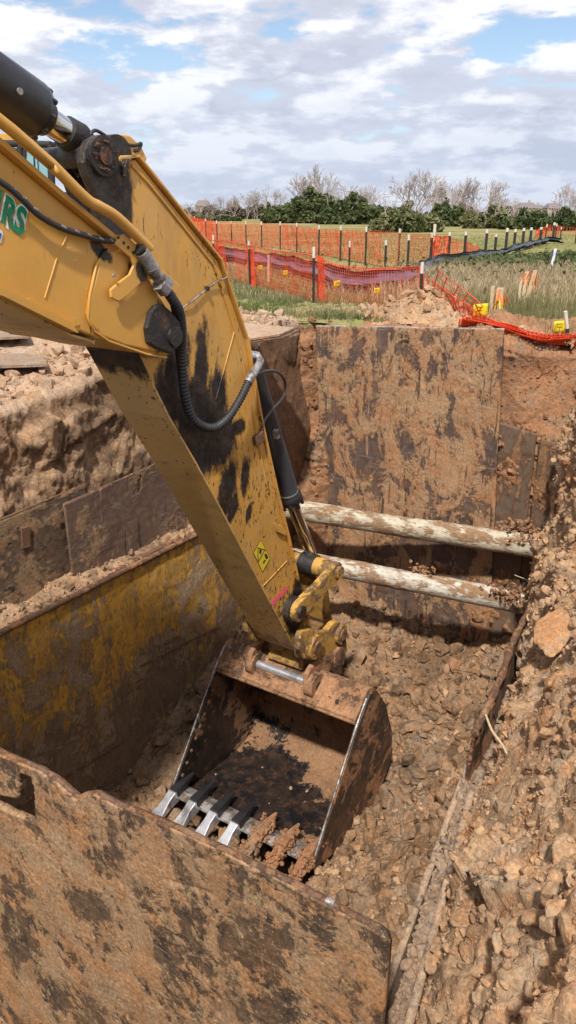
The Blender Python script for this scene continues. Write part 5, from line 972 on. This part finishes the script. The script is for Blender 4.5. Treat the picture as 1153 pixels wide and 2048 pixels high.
G4 = np.concatenate([spot(900, PZ(x, y), .9, .8, i) for i, (x, y) in enumerate([(880, 560), (905, 560), (930, 553), (955, 548), (975, 545), (1000, 552), (1020, 560), (1045, 565), (870, 570), (920, 575), (1075, 570), (1110, 580), (1140, 575), (990, 565), (1150, 600), (850, 590), (950, 585)])])
blades('tall_dry_grass', G4, .30, .009, M['dry'], 'tall dry pale grass heads right of the silt fence', .8, 4)
G5 = spot(9000, cs_, 1.2, 1.3, 5); blades('sedge', G5, .36, .007, M['sedge'], 'brown-green rushes behind the collapsed mesh at the right', .3, 5)
G6 = spot(3500, PZ(740, 648), .35, 1.4, 6); blades('verge_tufts', G6, .22, .007, M['grass'], 'longer green tufts at the foot of the nearer orange fence', .5, 6)
G7 = np.concatenate([spot(6200, PZ(1135, 540), 2.6, 1.6, 7), spot(1800, PZ(1110, 545), 1.6, 1.0, 8)]); 
def leaves(name, P, s, mat, par=None, seed=0, base=None, elong=1.5):
    r = np.random.default_rng(seed); n = len(P); q = r.normal(size=(n, 3)); q /= np.linalg.norm(q, axis=1, keepdims=True); a = np.cross(q, r.normal(size=(n, 3))); a /= np.linalg.norm(a, axis=1, keepdims=True); b = np.cross(q, a)
    k = (s*(.5+r.random(n)))[:, None]; v = np.stack([P-a*k*.5*elong, P+b*k*.4, P+a*k*.5*elong, P-b*k*.4], 1).reshape(-1, 3); i = np.arange(n)*4
    return link(name, mesh_np(name, v, np.stack([i, i+1, i+2, i+3], -1), None, False), mat, par, base)
G7[:, 2] += np.random.default_rng(3).random(len(G7))**1.5*.34; tag(leaves('weeds', G7, .09, M['weed'], seed=3), 'dark green weeds covering the low bank at the right', 'weeds', kind='stuff')
G8 = spot(2500, (10.75, 5.3, 0), .12, .5, 12); G8 = G8[G8[:, 0] > 10.5]; blades('overhanging_grass', G8-[.35, 0, -.02], .16, .007, M['dry'], 'dry grass tuft hanging over the corner beside the tall plate', 1.6, 9)
# ------------------------------------------------------------------ bushes and trees
def bush(name, px0, px1, pyb, pyt, mat, label, n=9000, s=.4, group=None, lobes=9, seed=0, trunk=True, dep=.5, cat='bush'):
    a = PZ(px0, pyb); b = PZ(px1, pyb); c = (a+b)/2; W = np.linalg.norm(b-a)/2; ht = top_z(c, pyt); ax = (b-a)/np.linalg.norm(b-a); dp = np.array([-ax[1], ax[0], 0]); r = np.random.default_rng(seed)
    t_ = thing(name, c, label, cat, group); pts = []; LB_ = []
    for k in range(lobes*3):
        f = r.uniform(-.92, .92); rr = W*r.uniform(.13, .32); hh = ht*(1-.45*f*f)*r.uniform(.55, 1.0)*(.86+.16*math.sin(f*5+seed)); LB_.append((f*W, r.uniform(-.5, .5)*W*dep, rr, hh))
    LB_.append((r.uniform(-.3, .3)*W, 0, W*.16, ht)); LB_.append((r.uniform(-.3, .3)*W, 0, W*.3, ht*.85))
    for (x, y, rr, hh) in LB_:
        m = n//len(LB_); d = r.normal(size=(m, 3)); d /= np.linalg.norm(d, axis=1, keepdims=True); R = r.random(m)**.25; q = d*R[:, None]*np.array([rr, rr, hh*.55])+np.array([x, y, hh*.45]); pts.append(q)
    Q = np.concatenate(pts); Q = Q[Q[:, 2] > -.1]; Q = Q+ .20*W*np.stack([fbm(Q, W*.25, 3, seed), fbm(Q, W*.25, 3, seed+1), .5*fbm(Q, W*.2, 3, seed+2)], -1); Q = Q[fbm(Q, W*.14, 3, seed+4) > -.12]
    Pw = c+ax*Q[:, :1]+dp*Q[:, 1:2]+np.array([0, 0, 1])*Q[:, 2:]; leaves('crown', Pw, s, mat, t_, seed)
    mb = MB()
    for k in range(6): x = r.uniform(-.6, .6)*W; p = c+ax*x+dp*r.uniform(-.2, .2)*W; mb.tube([p, p+ax*r.normal()*.1*W+np.array([0, 0, ht*.4]), p+ax*r.normal()*.2*W+np.array([0, 0, ht*.8])], [.12, .08, .03], 5)
    mb.done('trunk', M['twig'], t_)
    mb = MB()
    for k in range(26): x = r.uniform(-.8, .8)*W; p = c+ax*x+np.array([0, 0, ht*r.uniform(.55, .85)]); q1 = p+ax*r.normal()*.10*W+np.array([0, 0, ht*r.uniform(.15, .35)]); mb.tube([p, q1, q1+ax*r.normal()*.12*W+np.array([0, 0, ht*r.uniform(-.05, .15)])], [.05, .035, .02], 4)
    mb.done('bare_shoots', M['twig'], t_)['kind'] = 'stuff'; return t_
bush('evergreen_thicket', 530, 715, 446, 376, M['ever'], 'tallest dark evergreen thicket, its crown highest left of centre behind the fence', 26000, .55, 'evergreen thickets', 12, 1)
bush('evergreen_thicket', 640, 795, 448, 384, M['ever'], 'dark evergreen thicket joined to the right of the tallest one', 20000, .52, 'evergreen thickets', 10, 2)
bush('evergreen_thicket', 752, 880, 463, 402, M['olive'], 'paler olive thicket standing nearer, above the white-topped post', 17000, .32, 'evergreen thickets', 9, 3)
bush('evergreen_thicket', 840, 925, 452, 398, M['ever'], 'narrow dark upright thicket right of the olive one', 9000, .4, 'evergreen thickets', 6, 4)
bush('hedge_bush', 895, 985, 452, 414, M['brush'], 'grey-brown bush below the bare trees on the right', 6000, .4, 'hedge along the field', 6, 5, dep=.4)
bush('hedge_bush', 935, 1055, 456, 409, M['olive'], 'light olive rounded hedge bush right of the bare trees', 13000, .33, 'hedge along the field', 8, 6, dep=.4)
bush('hedge_bush', 1000, 1120, 458, 416, M['ever'], 'dark green hedge bush below the house roofs', 12000, .33, 'hedge along the field', 8, 7, dep=.4)
bush('hedge_bush', 1080, 1180, 460, 414, M['ever'], 'dark green hedge bush at the right edge of the picture', 12000, .33, 'hedge along the field', 8, 8, dep=.4)
bush('hedge_bush', 372, 430, 442, 428, M['olive'], 'low green bush just right of the excavator arm, far away', 5000, .5, 'far bushes', 7, 9, dep=.4)
bush('hedge_bush', 425, 480, 442, 430, M['ever'], 'low dark bush far away between the arm and the thicket', 5000, .5, 'far bushes', 7, 10, dep=.4)
bush('hedge_bush', 525, 560, 446, 405, M['ever'], 'dark bush at the left end of the tallest thicket', 5000, .5, 'far bushes', 5, 11)
for i, (x0, x1, yt) in enumerate([(345, 405, 415), (395, 450, 410), (440, 500, 404), (490, 545, 402), (700, 790, 408), (890, 960, 404), (960, 1060, 416), (1060, 1180, 424)]):
    bush('brush_thicket', x0, x1, 438, yt, M['brush'], ['grey brush at the foot of the far tree line, next to the excavator arm', 'grey-brown brush of the far tree line above the low green bush', 'brown brush of the far tree line below thin bare trees', 'brown brush left of the tallest thicket', 'brush showing between the dark and the olive thickets', 'reddish-brown brush under the right-hand bare trees', 'brush behind the light olive hedge bush', 'far brush behind the hedge at the right edge'][i], 6000, .8, 'brush of the far tree line', 8, 20+i, dep=.3)
def tree_mesh(seed, depth=6, spread=.55):
    r = random.Random(seed); A = []; B = []; W = []
    def go(p, d, l, w, k):
        n = 2 if k < depth else 0; q = p+d*l; A.append(p[:]); B.append(q[:]); W.append(w)
        if k >= depth: return
        for i in range(3 if k in (1, 2, 4) else 2):
            e = (d+Vector((r.gauss(0, spread), r.gauss(0, spread), r.gauss(.05, spread*.55)))).normalized(); go(q if r.random() < .7 else p+d*l*r.uniform(.4, .9), e, l*r.uniform(.66, .88), max(w*.62, .0032), k+1)
    go(Vector((0, 0, 0)), Vector((0, 0, 1)), .26, .020, 0)
    for s in (1, 2): go(Vector((0, 0, .02)), Vector((r.gauss(0, .25), r.gauss(0, .25), 1)).normalized(), .24, .014, 1)
    A = np.array(A); B = np.array(B); W = np.array(W)[:, None]; z = max(B[:, 2].max(), .1); A = A/z; B = B/z; d = B-A; d /= np.linalg.norm(d, axis=1, keepdims=True)+1e-9; a = np.cross(d, [.3, .8, .2]); a /= np.linalg.norm(a, axis=1, keepdims=True); b = np.cross(d, a)
    q = np.concatenate([np.stack([A+a*W, A-a*W*.5+b*W*.87, A-a*W*.5-b*W*.87], 1), np.stack([B+a*W*.7, B-a*W*.35+b*W*.6, B-a*W*.35-b*W*.6], 1)], 1); n = len(A); k = np.arange(n)[:, None, None]*6
    f = np.array([[0, 1, 4, 3], [1, 2, 5, 4], [2, 0, 3, 5]])[None]+k; return q, f, n
PROT = []
for s in range(5):
    q, f, n = tree_mesh(s+3, 6, .42); mt = mesh_np('trunk', q[:7].reshape(-1, 3), f[:7].reshape(-1, 4), None, False); 
    mc = mesh_np('branches', q.reshape(-1, 3), f.reshape(-1, 4), None, False); mt.materials.append(M['twig']); mc.materials.append(M['twig']); PROT.append((mt, mc))
def bare(px, pyb, pyt, k, label, wd=1.0, dist=None):
    p = PZ(px, pyb); h = top_z(p, pyt); t_ = thing('bare_tree', p, label, 'tree', 'bare winter trees'); t_.scale = (h*wd, h*wd, h); t_.rotation_euler = (0, 0, YAW+k*1.3+px*.1)
    o = bpy.data.objects.new('branches', PROT[k % 5][1]); COL.objects.link(o); o.parent = t_
for i, (x, yb, yt, k, wd, lb) in enumerate([(378, 439, 403, 0, .9, 'thin bare tree next to the excavator arm in the far tree line'), (400, 439, 404, 1, .9, 'second bare tree from the excavator arm in the far tree line'), (425, 439, 398, 2, .9, 'small bare tree above the low dark bush'), (448, 439, 390, 3, 1.0, 'bare tree in the middle of the left far tree line'), (470, 439, 388, 4, 1.0, 'bare tree with a wide crown in the left far tree line'), (495, 440, 384, 0, 1.0, 'bare tree left of the slim one near the thicket'),
        (515, 440, 374, 1, .9, 'slim bare tree left of the big grey one'), (545, 441, 366, 2, .8, 'tall narrow bare tree beside the big grey one'), (585, 442, 345, 3, 1.25, 'big grey bare tree rising left of the evergreen thicket'), (604, 442, 352, 1, 1.1, 'bare tree overlapping the right side of the big grey one'), (645, 444, 322, 4, .7, 'tallest bare shoots standing out of the evergreen thicket'), (690, 441, 364, 0, 1.0, 'bare tree behind the right shoulder of the thicket'), (722, 441, 374, 2, 1.0, 'low bare tree behind the saddle of the thicket'), (750, 444, 366, 3, .9, 'bare twiggy tree at the right end of the dark thicket'),
        (812, 447, 338, 1, .95, 'large bare tree left of the right-hand group'), (832, 447, 336, 3, 1.05, 'tallest bare tree of the right-hand group'), (868, 447, 354, 0, .95, 'bare tree just right of the tallest one in the right-hand group'), (890, 447, 356, 2, .9, 'bare tree in the middle of the right-hand group'), (918, 446, 350, 4, .9, 'reddish bare tree with upright branches in the right-hand group'), (942, 446, 350, 1, .95, 'bare tree second from the right end of the group'), (965, 446, 356, 3, 1.0, 'bare tree at the right end of the right-hand group'), (990, 444, 384, 0, 1.0, 'small bare tree trailing off right of the group'), (1015, 442, 388, 2, 1.0, 'smallest bare tree left of the house roofs'), (1125, 446, 362, 4, .95, 'lone bare tree at the right edge above the hedge'), (1150, 444, 384, 1, .9, 'bare tree cut off by the right edge of the picture')]): bare(x, yb, yt, k, lb, wd)
# far houses
def house(x0, x1, ytop, yeave, label, D=340, hip=.14):
    d0 = _ray(x0, 428); d1 = _ray(x1, 428); a = _uvz(d0, D/d0[1]); b = _uvz(d1, D/d1[1]); zt = EYE+(428-ytop)/F_*D; ze = EYE+(428-yeave)/F_*D; a[2] = b[2] = 0; ax = b-a; w = np.linalg.norm(ax); ax /= w; dp = np.array([ -ax[1], ax[0], 0])*9
    t_ = thing('house', (a+b)/2, label, 'house', 'far houses'); e = np.array([0, 0, 1.])
    MB().ext([a, b, b+e*ze, a+e*ze], dp).done('wall', M['wallb'], t_)
    o = .4; r1 = a+ax*w*hip+dp*.5+e*zt; r2 = b-ax*w*hip+dp*.5+e*zt; c = [a-ax*o-dp*.05+e*ze, b+ax*o-dp*.05+e*ze, b+ax*o+dp*1.05+e*ze, a-ax*o+dp*1.05+e*ze]
    rf = MB().add(c+[r1, r2], [(0, 1, 5, 4), (1, 2, 5), (2, 3, 4, 5), (3, 0, 4), (3, 2, 1, 0)]).done('roof', M['roof'], t_); m = a+ax*w*.6+dp*.5+e*(zt-.4); MB().ext([m, m+ax*.9, m+ax*.9+e*1.3, m+e*1.3], dp*.1).done('chimney', M['wallb'], rf)
    for f in (.2, .6): q = a+ax*w*f-dp*.004+e*(ze-1.9); MB().ext([q, q+ax*w*.15, q+ax*w*.15+e*1.3, q+e*1.3], dp*.003).done('window', M['window'], t_)
house(1040, 1076, 408, 418, 'wider grey-roofed house seen over the hedge on the right'); house(1098, 1124, 409, 418, 'narrower grey-roofed house right of the wider one'); house(392, 418, 404, 414, 'small roof among the far trees next to the arm'); house(908, 940, 404, 414, 'roof showing behind the right-hand bare trees'); house(1060, 1092, 412, 419, 'lower roof between the two right-hand houses', 380)
# ------------------------------------------------------------------ camera, light, sky
cam = bpy.data.objects.new('camera', bpy.data.cameras.new('camera')); COL.objects.link(cam); SC.camera = cam
cam.location = (0, 0, EYE); cam.rotation_euler = (math.pi/2-PITCH, 0, 0); cam.data.sensor_fit = 'VERTICAL'; cam.data.sensor_height = 36; cam.data.lens = 36*F_/2048
cam.data.clip_start = .05; cam.data.clip_end = 3000
SUN_EL = math.radians(55); SD = np.array([-.22, -.98]); SD = SD/np.linalg.norm(SD)
sun = bpy.data.objects.new('sun', bpy.data.lights.new('sun', 'SUN')); COL.objects.link(sun); sun.data.energy = 3.5; sun.data.angle = math.radians(2.5); sun.data.color = (1, .95, .87)
sd = Vector((SD[0]*math.cos(SUN_EL), SD[1]*math.cos(SUN_EL), math.sin(SUN_EL))); sun.rotation_euler = sd.to_track_quat('Z', 'Y').to_euler()
w = bpy.data.worlds.new('World'); SC.world = w; w.use_nodes = True; nt = w.node_tree; N_ = nt.nodes; Lk = nt.links.new; bg = N_['Background']
sky = N_.new('ShaderNodeTexSky'); sky.sky_type = 'NISHITA'; sky.sun_disc = False; sky.sun_elevation = SUN_EL; sky.sun_rotation = math.atan2(SD[0], SD[1]); sky.dust_density = .6; sky.air_density = 1.0; sky.ozone_density = 1.5
def WM(op, a, b=0., c=None):
    x = N_.new('ShaderNodeMath'); x.operation = op
    for i, q in enumerate((a, b, c)):
        if q is None: continue
        if isinstance(q, bpy.types.NodeSocket): Lk(q, x.inputs[i])
        else: x.inputs[i].default_value = q
    return x.outputs[0]
def WR(v, a, b, c=0, d=1):
    x = N_.new('ShaderNodeMapRange'); x.interpolation_type = 'SMOOTHSTEP'; Lk(v, x.inputs[0])
    for i, q in enumerate((a, b, c, d)): x.inputs[i+1].default_value = q
    return x.outputs[0]
tc = N_.new('ShaderNodeTexCoord'); sp = N_.new('ShaderNodeSeparateXYZ'); Lk(tc.outputs['Generated'], sp.inputs[0])
zc = WM('MAXIMUM', sp.outputs[2], .0); dn = WM('ADD', zc, .30)
cb = N_.new('ShaderNodeCombineXYZ'); Lk(WM('DIVIDE', sp.outputs[0], dn), cb.inputs[0]); Lk(WM('DIVIDE', sp.outputs[1], dn), cb.inputs[1]); Lk(WM('MULTIPLY', zc, 4.2), cb.inputs[2])
def WN(scale, detail, rough, off=(0, 0, 0), dist=0, sc=1):
    m = N_.new('ShaderNodeMapping'); Lk(cb.outputs[0], m.inputs[0]); m.inputs['Location'].default_value = off; m.inputs['Scale'].default_value = (sc, sc, sc)
    x = N_.new('ShaderNodeTexNoise'); Lk(m.outputs[0], x.inputs['Vector']); x.inputs['Scale'].default_value = scale; x.inputs['Detail'].default_value = detail; x.inputs['Roughness'].default_value = rough; x.inputs['Distortion'].default_value = dist; return x.outputs['Fac']
CO = (2.3, 5.1, 0)
def dens(off, k=1): return WM('ADD', WM('MULTIPLY', WN(1.25, 3, .5, off, 0, k), .8), WM('ADD', WM('MULTIPLY', WN(4.2, 8, .55, off, 0, k), .62), WM('MULTIPLY', WN(14, 5, .6, off, 0, k), .14)))
d0 = dens(CO); d1 = dens((CO[0], CO[1], .16), 1); th = WR(zc, 0, .5, .655, .695)
cov = WR(WM('SUBTRACT', d0, th), -.02, .055); shade = WR(WM('SUBTRACT', d0, d1), -.10, .09); thick = WR(WM('SUBTRACT', d0, th), .04, .26, 1, .0)
lit = WM('ADD', WM('MULTIPLY', shade, .75), WM('MULTIPLY', thick, .35))
rp_ = N_.new('ShaderNodeValToRGB'); Lk(lit, rp_.inputs[0]); e = rp_.color_ramp.elements; e[0].position = .1; e[0].color = (.35, .37, .45, 1); e[1].position = .9; e[1].color = (.74, .74, .76, 1); q = e.new(.5); q.color = (.52, .535, .61, 1)
skm = N_.new('ShaderNodeMix'); skm.data_type = 'RGBA'; skm.blend_type = 'MULTIPLY'; skm.inputs[0].default_value = 1; Lk(sky.outputs[0], skm.inputs[6]); skm.inputs[7].default_value = (.105, .105, .105, 1)
mx = N_.new('ShaderNodeMix'); mx.data_type = 'RGBA'; Lk(WM('MULTIPLY', cov, .95), mx.inputs[0]); Lk(skm.outputs[2], mx.inputs[6]); Lk(rp_.outputs[0], mx.inputs[7])
hz = N_.new('ShaderNodeMix'); hz.data_type = 'RGBA'; Lk(WR(zc, 0, .22, .65, 0), hz.inputs[0]); Lk(mx.outputs[2], hz.inputs[6]); hz.inputs[7].default_value = (.40, .46, .58, 1)
Lk(hz.outputs[2], bg.inputs[0]); bg.inputs[1].default_value = 1.0
vs = SC.view_settings; vs.view_transform = 'Standard'; vs.look = 'None'; vs.gamma = 1; vs.exposure = .56
SC.cycles.max_bounces = 6; SC.cycles.diffuse_bounces = 3; SC.cycles.transparent_max_bounces = 12; SC.cycles.use_adaptive_sampling = True; SC.cycles.caustics_reflective = False; SC.cycles.caustics_refractive = False
